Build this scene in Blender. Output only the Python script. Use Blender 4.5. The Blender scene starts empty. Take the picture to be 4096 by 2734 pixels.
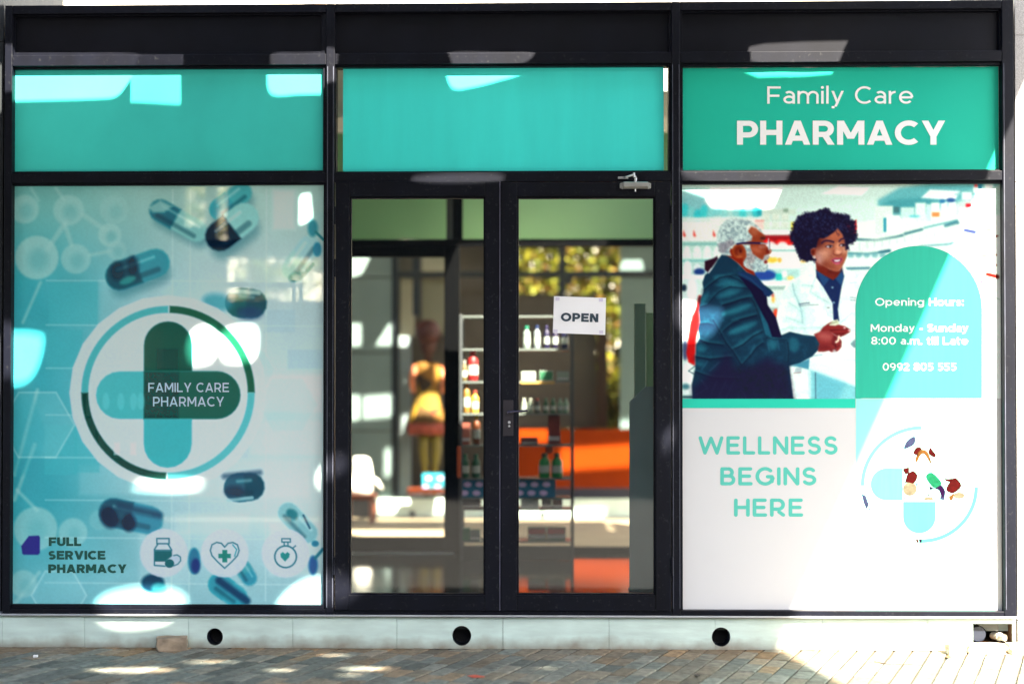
import bpy, bmesh, math, random
import numpy as np
from mathutils import Vector, Matrix, geometry
random.seed(7); rng = np.random.default_rng(7)
SC = bpy.context.scene
COL = SC.collection
# ------------------------------------------------------------------ camera
F = 50/36*4096            # focal length in photo pixels
YAW, PITCH = math.radians(-1.2), math.radians(0.8)
HOR = 1600.0              # photo row of the horizon
SHY = HOR-1367-F*math.tan(PITCH)
CAMY = -7.5
GZ = -(2592-HOR)/F*7.5    # ground height relative to camera (camera z = 0 first, shifted up below)
CZ = -GZ
fwd = Vector((math.sin(YAW)*math.cos(PITCH), math.cos(YAW)*math.cos(PITCH), math.sin(PITCH)))
rgt = Vector((math.cos(YAW), -math.sin(YAW), 0)); upv = rgt.cross(fwd)
SHX = 0.0
CAM0 = Vector((0, CAMY, CZ))
def ray(px, py):
    return fwd + rgt*((px-2048-SHX)/F) + upv*((1367+SHY-py)/F)
def R(px, py, y=0.0):
    d = ray(px, py); t = (y-CAMY)/d.y
    return CAM0 + d*t
def G(px, py, z=0.0):
    d = ray(px, py); t = (z-CZ)/d.z
    return CAM0 + d*t
cam = bpy.data.cameras.new('camera'); camo = bpy.data.objects.new('camera', cam); COL.objects.link(camo)
camo.location = CAM0
camo.rotation_euler = Matrix((rgt, upv, -fwd)).transposed().to_euler()
cam.lens = 50; cam.sensor_width = 36; cam.shift_x = -SHX/4096; cam.shift_y = SHY/4096
cam.clip_end = 500; cam.clip_start = 0.1
cam.dof.use_dof = True; cam.dof.focus_distance = 7.42; cam.dof.aperture_fstop = 0.7
SC.camera = camo
# ------------------------------------------------------------------ sun and sky
e1 = (R(3192, 2424)-R(4096, 351)); e1 = e1/abs(e1.z)*1.0
g1 = (G(3371, 2734)-G(3124, 2594)); g1 = g1/abs(g1.y)
L = (e1*1.0 - g1*0.98).normalized()       # direction in which sunlight travels
elev = math.asin(-L.z); az = math.atan2(-L.x, -L.y)   # from +Y axis, clockwise seen from above
w = bpy.data.worlds.new('World'); SC.world = w; w.use_nodes = True
nt = w.node_tree; sky = nt.nodes.new('ShaderNodeTexSky'); sky.sky_type = 'NISHITA'; sky.sun_disc = False
sky.ozone_density = .4; sky.dust_density = 2.0; sky.sun_elevation = elev; sky.sun_rotation = az
nt.links.new(sky.outputs[0], nt.nodes['Background'].inputs[0]); nt.nodes['Background'].inputs[1].default_value = 0.08
sl = bpy.data.lights.new('sun', 'SUN'); sl.energy = 5.0; sl.angle = math.radians(0.8); sl.color = (1.0, 0.90, 0.74)
so = bpy.data.objects.new('sun', sl); COL.objects.link(so); so.location = (6, -6, 12)
so.rotation_euler = L.to_track_quat('-Z', 'Y').to_euler()
SC.view_settings.view_transform = 'Standard'; SC.view_settings.look = 'None'
SC.view_settings.exposure = 3.1; SC.view_settings.gamma = 1
SC.cycles.max_bounces = 10; SC.cycles.transparent_max_bounces = 16; SC.cycles.diffuse_bounces = 6
SC.cycles.sample_clamp_indirect = 6
# ------------------------------------------------------------------ helpers
def tag(o, label=None, cat=None, group=None, kind=None):
    if label: o['label'] = label
    if cat: o['category'] = cat
    if group: o['group'] = group
    if kind: o['kind'] = kind
    return o
def empty(name, loc, label, cat, group=None):
    o = bpy.data.objects.new(name, None); COL.objects.link(o); o.location = loc; o.empty_display_size = .1
    bpy.context.view_layer.update()
    return tag(o, label, cat, group)
def obj(name, bm, mat, parent=None, bevel=0, smooth=False, recalc=True):
    me = bpy.data.meshes.new(name)
    if recalc: bmesh.ops.recalc_face_normals(bm, faces=bm.faces[:])
    bm.to_mesh(me); bm.free()
    o = bpy.data.objects.new(name, me); COL.objects.link(o)
    for m in (mat if isinstance(mat, (list, tuple)) else [mat]): me.materials.append(m)
    if parent is not None:
        o.parent = parent
        if parent.type == 'EMPTY': o.matrix_parent_inverse = Matrix.Translation(-parent.location)   # part meshes sit at the world origin
    if smooth:
        for p in me.polygons: p.use_smooth = True
    if bevel:
        b = o.modifiers.new('bevel', 'BEVEL'); b.width = bevel; b.segments = 2; b.limit_method = 'ANGLE'
    return o
def box(bm, x0, x1, y0, y1, z0, z1, mi=0):
    vs = [bm.verts.new((x, y, z)) for x in (x0, x1) for y in (y0, y1) for z in (z0, z1)]
    for f in ((0,1,3,2),(4,6,7,5),(0,4,5,1),(2,3,7,6),(0,2,6,4),(1,5,7,3)):
        bm.faces.new([vs[i] for i in f]).material_index = mi
def boxo(name, b, mat, parent=None, bevel=.002):
    bm = bmesh.new(); box(bm, *b); return obj(name, bm, mat, parent, bevel)
def rectp(x0, y0, x1, y1, y=0.0):
    """pixel rectangle -> world x0,x1,z0,z1 on plane y (corners averaged)"""
    a, b, c, d = R(x0, y0, y), R(x1, y0, y), R(x1, y1, y), R(x0, y1, y)
    return (a.x+d.x)/2, (b.x+c.x)/2, (c.z+d.z)/2, (a.z+b.z)/2
def pbox(bm, x0, y0, x1, y1, ya, yb, yref=0.0, mi=0):
    X0, X1, Z0, Z1 = rectp(x0, y0, x1, y1, yref); box(bm, X0, X1, ya, yb, Z0, Z1, mi)
def tube(bm, pts, r, n=12, cap=True, mi=0):
    rings = []
    pts = [Vector(p) for p in pts]; rs = r if isinstance(r, (list, tuple)) else [r]*len(pts)
    for i, p in enumerate(pts):
        d = (pts[min(i+1, len(pts)-1)]-pts[max(i-1, 0)]).normalized()
        a = d.cross(Vector((0, 0, 1)) if abs(d.z) < .9 else Vector((1, 0, 0))).normalized(); b = d.cross(a)
        rings.append([bm.verts.new(p+(a*math.cos(t)+b*math.sin(t))*rs[i]) for t in [2*math.pi*k/n for k in range(n)]])
    for A, B in zip(rings, rings[1:]):
        for k in range(n): bm.faces.new((A[k], A[(k+1) % n], B[(k+1) % n], B[k])).material_index = mi
    if cap:
        bm.faces.new(rings[0]).material_index = mi; bm.faces.new(rings[-1]).material_index = mi
def lathe(bm, prof, c=(0, 0, 0), n=24, sx=1, sy=1, mi=0, fold=0):
    rings = [[bm.verts.new((c[0]+r*(1+fold*math.sin(k*2.4+z*9))*sx*math.cos(2*math.pi*k/n), c[1]+r*(1+fold*math.sin(k*2.4+z*9))*sy*math.sin(2*math.pi*k/n), c[2]+z)) for k in range(n)] for r, z in prof]
    for A, B in zip(rings, rings[1:]):
        for k in range(n): bm.faces.new((A[k], A[(k+1) % n], B[(k+1) % n], B[k])).material_index = mi
    bm.faces.new(rings[0]).material_index = mi; bm.faces.new(rings[-1]).material_index = mi
def cdt(polys, keep, eps=1e-6):
    vs, es, fs = [], [], []
    for p in polys:
        p = [(q[0], q[1]) for q in p]
        if sum(a[0]*b[1]-b[0]*a[1] for a, b in zip(p, p[1:]+p[:1])) < 0: p = p[::-1]
        k = len(vs); vs += [Vector((q[0], q[1])) for q in p]; fs.append(list(range(k, k+len(p))))
    r = geometry.delaunay_2d_cdt(vs, es, fs, 0, eps)
    V, Fc, of = r[0], r[2], r[5]
    return V, [f for f, o in zip(Fc, of) if keep(o)]
def plate(bm, V, Fs, to3, thick, mi=0):
    """triangles (2-D) lifted with to3(v) and extruded by vector thick"""
    used = sorted({i for f in Fs for i in f}); t = Vector(thick)
    A = {i: bm.verts.new(to3(V[i])) for i in used}
    if t.length == 0:
        for f in Fs: bm.faces.new([A[i] for i in f]).material_index = mi
        return
    B = {i: bm.verts.new(Vector(to3(V[i]))+t) for i in used}
    cnt = {}
    for f in Fs:
        bm.faces.new([A[i] for i in f]).material_index = mi; bm.faces.new([B[i] for i in reversed(f)]).material_index = mi
        for a, b in zip(f, f[1:]+f[:1]): cnt.setdefault((min(a, b), max(a, b)), []).append((a, b))
    for k, v in cnt.items():
        if len(v) == 1:
            a, b = v[0]; bm.faces.new((A[b], A[a], B[a], B[b])).material_index = mi
def smoothpoly(pts, n=6):
    out = []; N = len(pts)
    for i in range(N):
        p0, p1, p2, p3 = [np.array(pts[(i+k-1) % N], float) for k in range(4)]
        for j in range(n):
            t = j/n; out.append(tuple(.5*((2*p1)+(-p0+p2)*t+(2*p0-5*p1+4*p2-p3)*t*t+(-p0+3*p1-3*p2+p3)*t**3)))
    return out
def ellp(cx, cy, rx, ry, rot=0, n=28):
    c, s = math.cos(math.radians(rot)), math.sin(math.radians(rot))
    return [(cx+rx*math.cos(t)*c-ry*math.sin(t)*s, cy+rx*math.cos(t)*s+ry*math.sin(t)*c) for t in [2*math.pi*k/n for k in range(n)]]
# ------------------------------------------------------------------ colour
WK = 0.93                  # a white card in the shade shows as this times its albedo (display linear)
SUNK = 18.0                # sunlit / shaded brightness
def lin(c):
    c = np.asarray(c, float)/255.0
    return np.where(c <= .04045, c/12.92, ((c+.055)/1.055)**2.4)
def alb(c, k=WK):
    return tuple(np.clip(lin(c)/k, .0015, .86))+(1.0,)
# ------------------------------------------------------------------ materials
def mat(name, col, rough=.6, spec=.5, metal=0, noise=0, nscale=8, bump=0, bscale=60, coat=0, trans=0, attr=False, emis=None, stretch=None):
    m = bpy.data.materials.new(name); m.use_nodes = True; n = m.node_tree; P = n.nodes['Principled BSDF']
    P.inputs['Roughness'].default_value = rough; P.inputs['Specular IOR Level'].default_value = spec
    P.inputs['Metallic'].default_value = metal; P.inputs['Coat Weight'].default_value = coat
    tc = n.nodes.new('ShaderNodeTexCoord'); co = tc.outputs['Object']
    if stretch:
        mp = n.nodes.new('ShaderNodeMapping'); mp.inputs['Scale'].default_value = stretch; n.links.new(co, mp.inputs[0]); co = mp.outputs[0]
    if attr:
        a = n.nodes.new('ShaderNodeAttribute'); a.attribute_name = 'Col'; src = a.outputs['Color']
    else:
        rg = n.nodes.new('ShaderNodeRGB'); rg.outputs[0].default_value = tuple(col)[:3]+(1,); src = rg.outputs[0]
    if noise:
        nz = n.nodes.new('ShaderNodeTexNoise'); nz.inputs['Scale'].default_value = nscale; nz.inputs['Detail'].default_value = 6
        n.links.new(co, nz.inputs['Vector'])
        mr = n.nodes.new('ShaderNodeMapRange'); mr.inputs['From Min'].default_value = .25; mr.inputs['From Max'].default_value = .75
        mr.inputs['To Min'].default_value = 1-noise; mr.inputs['To Max'].default_value = 1+noise; n.links.new(nz.outputs[0], mr.inputs[0])
        vm = n.nodes.new('ShaderNodeVectorMath'); vm.operation = 'SCALE'; n.links.new(src, vm.inputs[0]); n.links.new(mr.outputs[0], vm.inputs['Scale']); src = vm.outputs[0]
    n.links.new(src, P.inputs['Base Color'])
    if bump:
        nz = n.nodes.new('ShaderNodeTexNoise'); nz.inputs['Scale'].default_value = bscale; nz.inputs['Detail'].default_value = 5; n.links.new(co, nz.inputs['Vector'])
        b = n.nodes.new('ShaderNodeBump'); b.inputs['Strength'].default_value = bump; b.inputs['Distance'].default_value = .004
        n.links.new(nz.outputs[0], b.inputs['Height']); n.links.new(b.outputs[0], P.inputs['Normal'])
    if trans:
        t = n.nodes.new('ShaderNodeBsdfTransparent'); mx = n.nodes.new('ShaderNodeMixShader'); mx.inputs[0].default_value = trans
        n.links.new(P.outputs[0], mx.inputs[1]); n.links.new(t.outputs[0], mx.inputs[2]); n.links.new(mx.outputs[0], n.nodes['Material Output'].inputs[0])
    return m
def glassmat(name, tint=(.97, .985, .975), ior=1.45, k=1.0):
    m = bpy.data.materials.new(name); m.use_nodes = True; n = m.node_tree; n.nodes.remove(n.nodes['Principled BSDF'])
    t = n.nodes.new('ShaderNodeBsdfTransparent'); t.inputs[0].default_value = tint+(1,)
    g = n.nodes.new('ShaderNodeBsdfGlossy'); g.inputs['Roughness'].default_value = .02
    fr = n.nodes.new('ShaderNodeFresnel'); fr.inputs[0].default_value = ior
    mx = n.nodes.new('ShaderNodeMixShader')
    nz = n.nodes.new('ShaderNodeTexNoise'); nz.inputs['Scale'].default_value = 1.5
    b = n.nodes.new('ShaderNodeBump'); b.inputs['Strength'].default_value = .05; b.inputs['Distance'].default_value = .02
    tc = n.nodes.new('ShaderNodeTexCoord'); n.links.new(tc.outputs['Object'], nz.inputs['Vector']); n.links.new(nz.outputs[0], b.inputs['Height']); n.links.new(b.outputs[0], g.inputs['Normal'])
    n.links.new(fr.outputs[0], mx.inputs[0]); n.links.new(t.outputs[0], mx.inputs[1]); n.links.new(g.outputs[0], mx.inputs[2]); n.links.new(mx.outputs[0], n.nodes['Material Output'].inputs[0])
    return m
def framemat():
    """near-black painted steel with dust streaks and brighter worn specks"""
    m = mat('painted_steel', (.0026, .0034, .0080), rough=.50, spec=.16, noise=.35, nscale=9, bump=.05, bscale=35, stretch=(1, 1, .35))
    n = m.node_tree; P = n.nodes['Principled BSDF']
    nz = n.nodes.new('ShaderNodeTexNoise'); nz.inputs['Scale'].default_value = 55; nz.inputs['Detail'].default_value = 8
    cr = n.nodes.new('ShaderNodeValToRGB'); cr.color_ramp.elements[0].position = .60; cr.color_ramp.elements[1].position = .80
    mx = n.nodes.new('ShaderNodeMix'); mx.data_type = 'RGBA'
    src = P.inputs['Base Color'].links[0].from_socket
    tc = n.nodes.new('ShaderNodeTexCoord'); n.links.new(tc.outputs['Object'], nz.inputs['Vector'])
    n.links.new(nz.outputs[0], cr.inputs[0]); n.links.new(cr.outputs[0], mx.inputs[0]); n.links.new(src, mx.inputs[6]); mx.inputs[7].default_value = (.026, .028, .031, 1)
    n.links.new(mx.outputs[2], P.inputs['Base Color'])
    return m
M = {}
M['steel'] = framemat()
M['fascia'] = mat('fascia_sheet', (.0034, .0040, .0080), rough=.50, spec=.15, noise=.3, nscale=5, bump=.06, bscale=8)
M['glass'] = glassmat('clear_glass')
M['alu'] = mat('aluminium', (.62, .63, .64), rough=.32, metal=.9, noise=.08, nscale=30)
M['trim'] = mat('sill_trim', (.5, .52, .55), rough=.4, metal=.5, noise=.1)
M['white'] = mat('white_vinyl', (.86, .86, .86), rough=.5, spec=.2, noise=.015, nscale=2)
M['paper'] = mat('paper', (.88, .87, .90), rough=.8, noise=.02)
M['dark'] = mat('dark_cavity', (.006, .006, .007), rough=.9)
# ------------------------------------------------------------------ lettering drawn as strokes
def arcpts(cx, cy, rx, ry, a0, a1, n=None):
    n = n or max(4, int(abs(a1-a0)/12))
    return [(cx+rx*math.cos(math.radians(a0+(a1-a0)*i/n)), cy+ry*math.sin(math.radians(a0+(a1-a0)*i/n))) for i in range(n+1)]
def glyph(ch, w):
    """list of primitives in cap-height units, and the glyph's width. w = stroke width"""
    h = w/2; x = .74; xb = x-h                 # x-height
    V = lambda X, a, b: ('V', X, a, b)
    H = lambda Y, a, b: ('H', Y, a, b)
    D = lambda a, b, c, d: ('D', a, b, c, d)
    A = lambda *k: ('A',)+k
    if ch == ' ': return [], .30
    if ch == 'I': return [V(h, 0, 1)], w
    if ch == 'H': return [V(h, 0, 1), V(.80-h, 0, 1), H(.51, h, .80-h)], .80
    if ch == 'F': return [V(h, 0, 1), H(1-h, 0, .70), H(.46, h, .63)], .70
    if ch == 'E': return [V(h, 0, 1), H(1-h, 0, .72), H(.51, h, .66), H(h, 0, .74)], .74
    if ch == 'L': return [V(h, 0, 1), H(h, 0, .66)], .66
    if ch == 'P':
        r = (1-h-(.30+h))/2; return [V(h, 0, 1), H(1-h, h, .42), H(.30+h, h, .42), A(.42, .30+h+r, .76-.42-h, r, -90, 90)], .76
    if ch == 'R':
        r = (1-h-(.32+h))/2; return [V(h, 0, 1), H(1-h, h, .42), H(.32+h, h, .44), A(.42, .32+h+r, .76-.42-h, r, -90, 90), D(.76-h*.9, 0, .46, .36)], .80
    if ch == 'B':
        r1 = (1-h-.52)/2; r2 = (.52-h)/2
        return [V(h, 0, 1), H(1-h, h, .42), H(.52, h, .46), H(h, h, .46), A(.42, .52+r1, .70-.42-h, r1, -90, 90), A(.46, h+r2, .78-.46-h, r2, -90, 90)], .78
    if ch == 'A': return [D(h*1.2, 0, .47, 1), D(.94-h*1.2, 0, .47, 1), H(.27, .22, .72)], .94
    if ch == 'M': return [V(h, 0, 1), V(.98-h, 0, 1), D(.49, .25, h*1.15, 1), D(.49, .25, .98-h*1.15, 1)], .98
    if ch == 'N': return [V(h, 0, 1), V(.82-h, 0, 1), D(.82-h*1.2, 0, h*1.2, 1)], .82
    if ch == 'V': return [D(.46, 0, h*1.15, 1), D(.46, 0, .92-h*1.15, 1)], .92
    if ch == 'W': return [D(.36, 0, h*1.15, 1), D(.36, 0, .68, .98), D(1.0, 0, .68, .98), D(1.0, 0, 1.36-h*1.15, 1)], 1.36
    if ch == 'Y': return [V(.43, 0, .42), D(.43, .36, h*1.2, 1), D(.43, .36, .86-h*1.2, 1)], .86
    if ch == 'U': return [V(h, .36, 1), V(.78-h, .36, 1), A(.39, .36, .39-h, .36-h, 180, 360)], .78
    if ch == 'O': return [A(.51, .5, .51-h, .5-h+.01, 0, 360)], 1.02
    if ch == 'C': return [A(.50, .5, .50-h, .5-h+.01, 48, 312)], .88
    if ch == 'G': return [A(.50, .5, .50-h, .5-h+.01, 48, 345), V(.94-h, .12, .50), H(.5-h*.2, .62, .94)], .96
    if ch == 'D':
        return [V(h, 0, 1), H(1-h, h, .40), H(h, h, .40), A(.40, .5, .88-.40-h, .5-h, -90, 90)], .88
    if ch == 'S':
        r = .25; return [A(.36, 1-h-(.5-h)/2, .36-h*1.2, (.5-h)/2, 35, 270), A(.36, h+(.5-h)/2, .37-h*1.1, (.5-h)/2, 90, -150)], .74
    if ch == '0': return [A(.38, .5, .38-h, .5-h+.01, 0, 360)], .76
    if ch == '1': return [V(.3-h, 0, 1), H(1-h, 0, .3)], .34
    if ch == '2': return [A(.33, .68, .33-h, .32-h, 165, -20), D(.10, h*1.6, .62-h*.6, .62), H(h, .02, .68)], .70
    if ch == '5': return [H(1-h, .10, .64), V(.10+h, .50, 1), H(.60-h*.4, .12, .32), A(.32, .31, .36-h, .31-h+.0, 90, -140)], .68
    if ch == '8': return [A(.35, .75, .30-h*.8, .25-h*.6, 0, 360), A(.35, .28, .35-h, .28-h, 0, 360)], .70
    if ch == '9': return [A(.35, .67, .35-h, .33-h, 0, 360), A(.34, .5, .36-h, .5-h, 20, -105)], .72
    if ch == ':': return [('C', h*1.15, h*1.15, h*1.2), ('C', h*1.15, x-h*1.3, h*1.2)], w*1.2
    if ch == '.': return [('C', h*1.15, h*1.15, h*1.2)], w*1.2
    if ch == '-': return [H(.36, 0, .34)], .34
    r = x/2
    if ch in 'aoecdp':
        ring = A(r, r, r-h, r-h+.005, 0, 360)
        if ch == 'o': return [ring], 2*r
        if ch == 'd': return [ring, V(2*r-h*.6, 0, 1.04)], 2*r+h*.4
        if ch == 'p': return [A(r+.02, r, r-h, r-h, 0, 360), V(h, -.26, x)], 2*r+.02
        if ch == 'e': return [A(r, r, r-h, r-h+.005, 0, 318), H(r-h*.1, h, 2*r-h*.8)], 2*r
        if ch == 'c': return [A(r, r, r-h, r-h, 45, 315)], 1.8*r
        if ch == 'a': return [A(.30, .235, .30-h, .235-h, 0, 360), V(.60-h, 0, .46), A(.31, .46, .29-h, x-.46-h, 0, 135)], .60
    if ch == 'n': return [V(h, 0, x), A(.315, x-.31, .315-h, .31-h, 0, 170), V(.63-h, 0, x-.31)], .63
    if ch == 'r': return [V(h, 0, x), A(.36, x-.34, .36-h, .34-h, 90, 165)], .40
    if ch == 'm': return [V(h, 0, x), A(.30, x-.30, .30-h, .30-h, 0, 170), V(.60-h, 0, x-.30), A(.87-h, x-.30, .29-h+.01, .30-h, 0, 170), V(1.16-2*h, 0, x-.30)], 1.16-h
    if ch == 's':
        q = (x-w)/4+.012; return [A(.25, x-h-q, .25-h*1.1, q, 30, 270), A(.25, h+q, .26-h*1.1, q, 90, -150)], .50
    if ch == 'u': return [V(h, .31, x), A(.31, .31, .31-h, .31-h, 180, 355), V(.62-h, 0, x)], .62
    if ch == 'i': return [V(h, 0, x), ('C', h, .94, h*1.25)], w
    if ch == 'l': return [V(h, 0, 1.04)], w
    if ch == 't': return [V(.16, .16, .92), H(x-h, 0, .42), A(.30, .16, .14, .16-h, 180, 285)], .44
    if ch == 'y': return [D(.33, .02, h*1.2, x), D(.22, -.17, .66-h*1.2, x), H(-.26+h*.9, .02, .17)], .66
    if ch == 'g':
        return [A(r, r, r-h, r-h, 0, 360), V(2*r-h*.8, .0, x), A(r, .02, r-h*.8, .27-h, 0, -140)], 2*r+h*.2
    raise KeyError(ch)
def capsule(a, b, r, n=7):
    d = math.atan2(b[1]-a[1], b[0]-a[0])
    return [(b[0]+r*math.cos(d-math.pi/2+math.pi*i/n), b[1]+r*math.sin(d-math.pi/2+math.pi*i/n)) for i in range(n+1)] + \
           [(a[0]+r*math.cos(d+math.pi/2+math.pi*i/n), a[1]+r*math.sin(d+math.pi/2+math.pi*i/n)) for i in range(n+1)]
def prim_polys(p, w, rnd):
    h = w/2; k = p[0]
    if k == 'C': return [ellp(p[1], p[2], p[3], p[3], 0, 14)]
    if k == 'V':
        if rnd: return [capsule((p[1], p[2]+h), (p[1], p[3]-h), h)]
        return [[(p[1]-h, p[2]), (p[1]+h, p[2]), (p[1]+h, p[3]), (p[1]-h, p[3])]]
    if k == 'H':
        if rnd: return [capsule((p[2]+(h if p[2] < h*.9 else 0), p[1]), (p[3]-h, p[1]), h)]
        return [[(p[2], p[1]-h), (p[3], p[1]-h), (p[3], p[1]+h), (p[2], p[1]+h)]]
    if k == 'D':
        a, b, c, d = p[1:]
        if rnd: return [capsule((a, b+h), (c, d-h), h)]
        L_ = math.hypot(c-a, d-b); hw = h*L_/abs(d-b)
        return [[(a-hw, b), (a+hw, b), (c+hw, d), (c-hw, d)]]
    cx, cy, rx, ry, a0, a1 = p[1:]
    n = max(6, int(abs(a1-a0)/11)); out = []
    for i in range(n):
        q = []
        for a, s in ((a0+(a1-a0)*i/n, 1), (a0+(a1-a0)*(i+1)/n, 1), (a0+(a1-a0)*(i+1)/n, -1), (a0+(a1-a0)*i/n, -1)):
            t = math.radians(a); q.append((cx+(rx+s*h)*math.cos(t), cy+(ry+s*h)*math.sin(t)))
        out.append(q)
    if rnd and abs(a1-a0) < 359:
        for a in (a0, a1): out.append(ellp(cx+rx*math.cos(math.radians(a)), cy+ry*math.sin(math.radians(a)), h, h, 0, 12))
    return out
def text_polys(s, w, track, rnd=False):
    x = 0; out = []
    for ch in s:
        g, adv = glyph(ch, w)
        for p in g: out += [[(a+x, b) for a, b in q] for q in prim_polys(p, w, rnd)]
        x += adv+track
    return out, x-track
def text_px(bm, s, x0, x1, yb, yt, w, yplane, track=.12, rnd=False, rot=0, thick=.0006):
    """write s with its baseline/cap line at photo rows yb/yt between columns x0..x1"""
    polys, W = text_polys(s, w, track, rnd)
    V, Fs = cdt(polys, lambda o: len(o) > 0, 1e-5)
    A, B, C = R(x0, yb, yplane), R(x1, yb, yplane), R(x0, yt, yplane)
    ex = (B-A)/W; ez = (C-A); c, sn = math.cos(math.radians(rot)), math.sin(math.radians(rot))
    def to3(v):
        q = A+ex*v[0]+ez*v[1]; d = q-A
        return A+Vector((d.x*c-d.z*sn, 0, d.x*sn+d.z*c))
    plate(bm, V, Fs, to3, (0, thick, 0))
def flat_px(bm, polys, yplane, thick=.0006, holes=(), mi=0):
    V, Fs = cdt(list(polys)+list(holes), lambda o: len(o) > 0 and all(i < len(polys) for i in o), 1e-3)
    plate(bm, V, Fs, lambda v: R(v[0], v[1], yplane), (0, thick, 0), mi)
# ------------------------------------------------------------------ printed pictures: colours painted per vertex of a fine grid
def smooth01(t): t = np.clip(t, 0, 1); return t*t*(3-2*t)
class Canvas:
    def __init__(s, x0, y0, x1, y1, step):
        s.nx = int((x1-x0)/step)+1; s.ny = int((y1-y0)/step)+1; s.b = (x0, y0, x1, y1)
        s.X, s.Y = np.meshgrid(np.linspace(x0, x1, s.nx), np.linspace(y0, y1, s.ny)); s.step = (x1-x0)/(s.nx-1)
        s.img = np.zeros((s.ny, s.nx, 3)); s.T = (0, 0, 1.0)
    def frame(s, ox=0, oy=0, k=1.0): s.T = (ox, oy, k)      # following coordinates are scaled crops
    def tp(s, pts): ox, oy, k = s.T; return np.array([(ox+x*k, oy+y*k) for x, y in pts], float)
    def win(s, a, b, c, d):
        x0, y0 = s.b[:2]; st = s.step; sy = (s.b[3]-y0)/(s.ny-1)
        i0 = max(0, int((a-x0)/st)); i1 = min(s.nx, int((c-x0)/st)+2); j0 = max(0, int((b-y0)/sy)); j1 = min(s.ny, int((d-y0)/sy)+2)
        return slice(j0, max(j0, j1)), slice(i0, max(i0, i1))
    def mix(s, w, m, col):
        c = np.array(col, float) if np.ndim(col) < 3 else col
        s.img[w] = s.img[w]*(1-m[..., None])+c*m[..., None]
    def sdf(s, P, w):
        X, Y = s.X[w], s.Y[w]; d = np.full(X.shape, 1e9); ins = np.zeros(X.shape, bool)
        for (ax, ay), (bx, by) in zip(P, np.roll(P, -1, 0)):
            ex, ey = bx-ax, by-ay; L2 = ex*ex+ey*ey+1e-9
            t = np.clip(((X-ax)*ex+(Y-ay)*ey)/L2, 0, 1); d = np.minimum(d, np.hypot(X-ax-t*ex, Y-ay-t*ey))
            c = ((ay > Y) != (by > Y)); xi = (Y-ay)*ex/(ey if abs(ey) > 1e-9 else 1e-9)+ax; ins ^= c & (X < xi)
        return np.where(ins, -d, d)
    def poly(s, pts, col, f=3, a=1, sm=False, n=None):
        if sm: pts = smoothpoly(pts, 4)
        P = s.tp(pts); w = s.win(P[:, 0].min()-f-4, P[:, 1].min()-f-4, P[:, 0].max()+f+4, P[:, 1].max()+f+4)
        if s.X[w].size == 0: return
        m = a*smooth01(.5-s.sdf(P, w)/max(f, .5)/1.0*.5)
        if n is not None: m = m*n[w]
        s.mix(w, m, col)
    def ell(s, cx, cy, rx, ry, col, f=3, rot=0, a=1): s.poly(ellp(cx, cy, rx, ry, rot, 24), col, f, a)
    def rect(s, x0, y0, x1, y1, col, f=3, a=1): s.poly([(x0, y0), (x1, y0), (x1, y1), (x0, y1)], col, f, a)
    def line(s, pts, wd, col, f=2, a=1):
        P = s.tp(pts); wd = wd*s.T[2]/2; w = s.win(P[:, 0].min()-wd-f-3, P[:, 1].min()-wd-f-3, P[:, 0].max()+wd+f+3, P[:, 1].max()+wd+f+3)
        X, Y = s.X[w], s.Y[w]
        if X.size == 0: return
        d = np.full(X.shape, 1e9)
        for (ax, ay), (bx, by) in zip(P, P[1:]):
            ex, ey = bx-ax, by-ay; t = np.clip(((X-ax)*ex+(Y-ay)*ey)/(ex*ex+ey*ey+1e-9), 0, 1); d = np.minimum(d, np.hypot(X-ax-t*ex, Y-ay-t*ey))
        s.mix(w, a*smooth01(.5-(d-wd)/f*.5), col)
    def noise(s, sc, oct=3):
        out = np.zeros((s.ny, s.nx)); amp = 1; tot = 0
        for o in range(oct):
            k = sc/2**o; gx = int((s.b[2]-s.b[0])/k)+3; gy = int((s.b[3]-s.b[1])/k)+3; g = rng.random((gy, gx))
            u = (s.X-s.b[0])/k; v = (s.Y-s.b[1])/k; i = u.astype(int); j = v.astype(int); fu = smooth01(u-i); fv = smooth01(v-j)
            out += amp*((g[j, i]*(1-fu)+g[j, i+1]*fu)*(1-fv)+(g[j+1, i]*(1-fu)+g[j+1, i+1]*fu)*fv); tot += amp; amp *= .6
        return out/tot
    def blur(s, r):
        n = max(1, int(r/s.step)); k = np.exp(-.5*(np.arange(-2*n, 2*n+1)/max(n, .6))**2); k /= k.sum()
        for ax in (0, 1):
            p = np.pad(s.img, [(2*n, 2*n) if i == ax else (0, 0) for i in range(3)], mode='edge')
            o = np.zeros_like(s.img)
            for i, kk in enumerate(k): o += kk*(p[i:i+s.ny] if ax == 0 else p[:, i:i+s.nx])
            s.img = o
    def build(s, name, mt, parent, yplane, k=WK, kmap=None, floor=.05):
        me = bpy.data.meshes.new(name); nx, ny = s.nx, s.ny
        x0, x1, z0, z1 = rectp(s.b[0], s.b[1], s.b[2], s.b[3], yplane)
        co = np.empty((ny*nx, 3)); co[:, 0] = np.tile(np.linspace(x0, x1, nx), ny); co[:, 1] = yplane; co[:, 2] = np.repeat(np.linspace(z1, z0, ny), nx)
        i = np.arange((ny-1)*(nx-1)); r = i//(nx-1); c = i % (nx-1); a = r*nx+c
        q = np.stack([a, a+nx, a+nx+1, a+1], 1).astype(np.int32)
        me.vertices.add(len(co)); me.vertices.foreach_set('co', co.ravel())
        me.loops.add(q.size); me.loops.foreach_set('vertex_index', q.ravel())
        me.polygons.add(len(q)); me.polygons.foreach_set('loop_start', np.arange(0, q.size, 4, dtype=np.int32)); me.update(calc_edges=True)
        at = me.color_attributes.new('Col', 'FLOAT_COLOR', 'POINT')
        kk = k if kmap is None else kmap[..., None]
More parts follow.
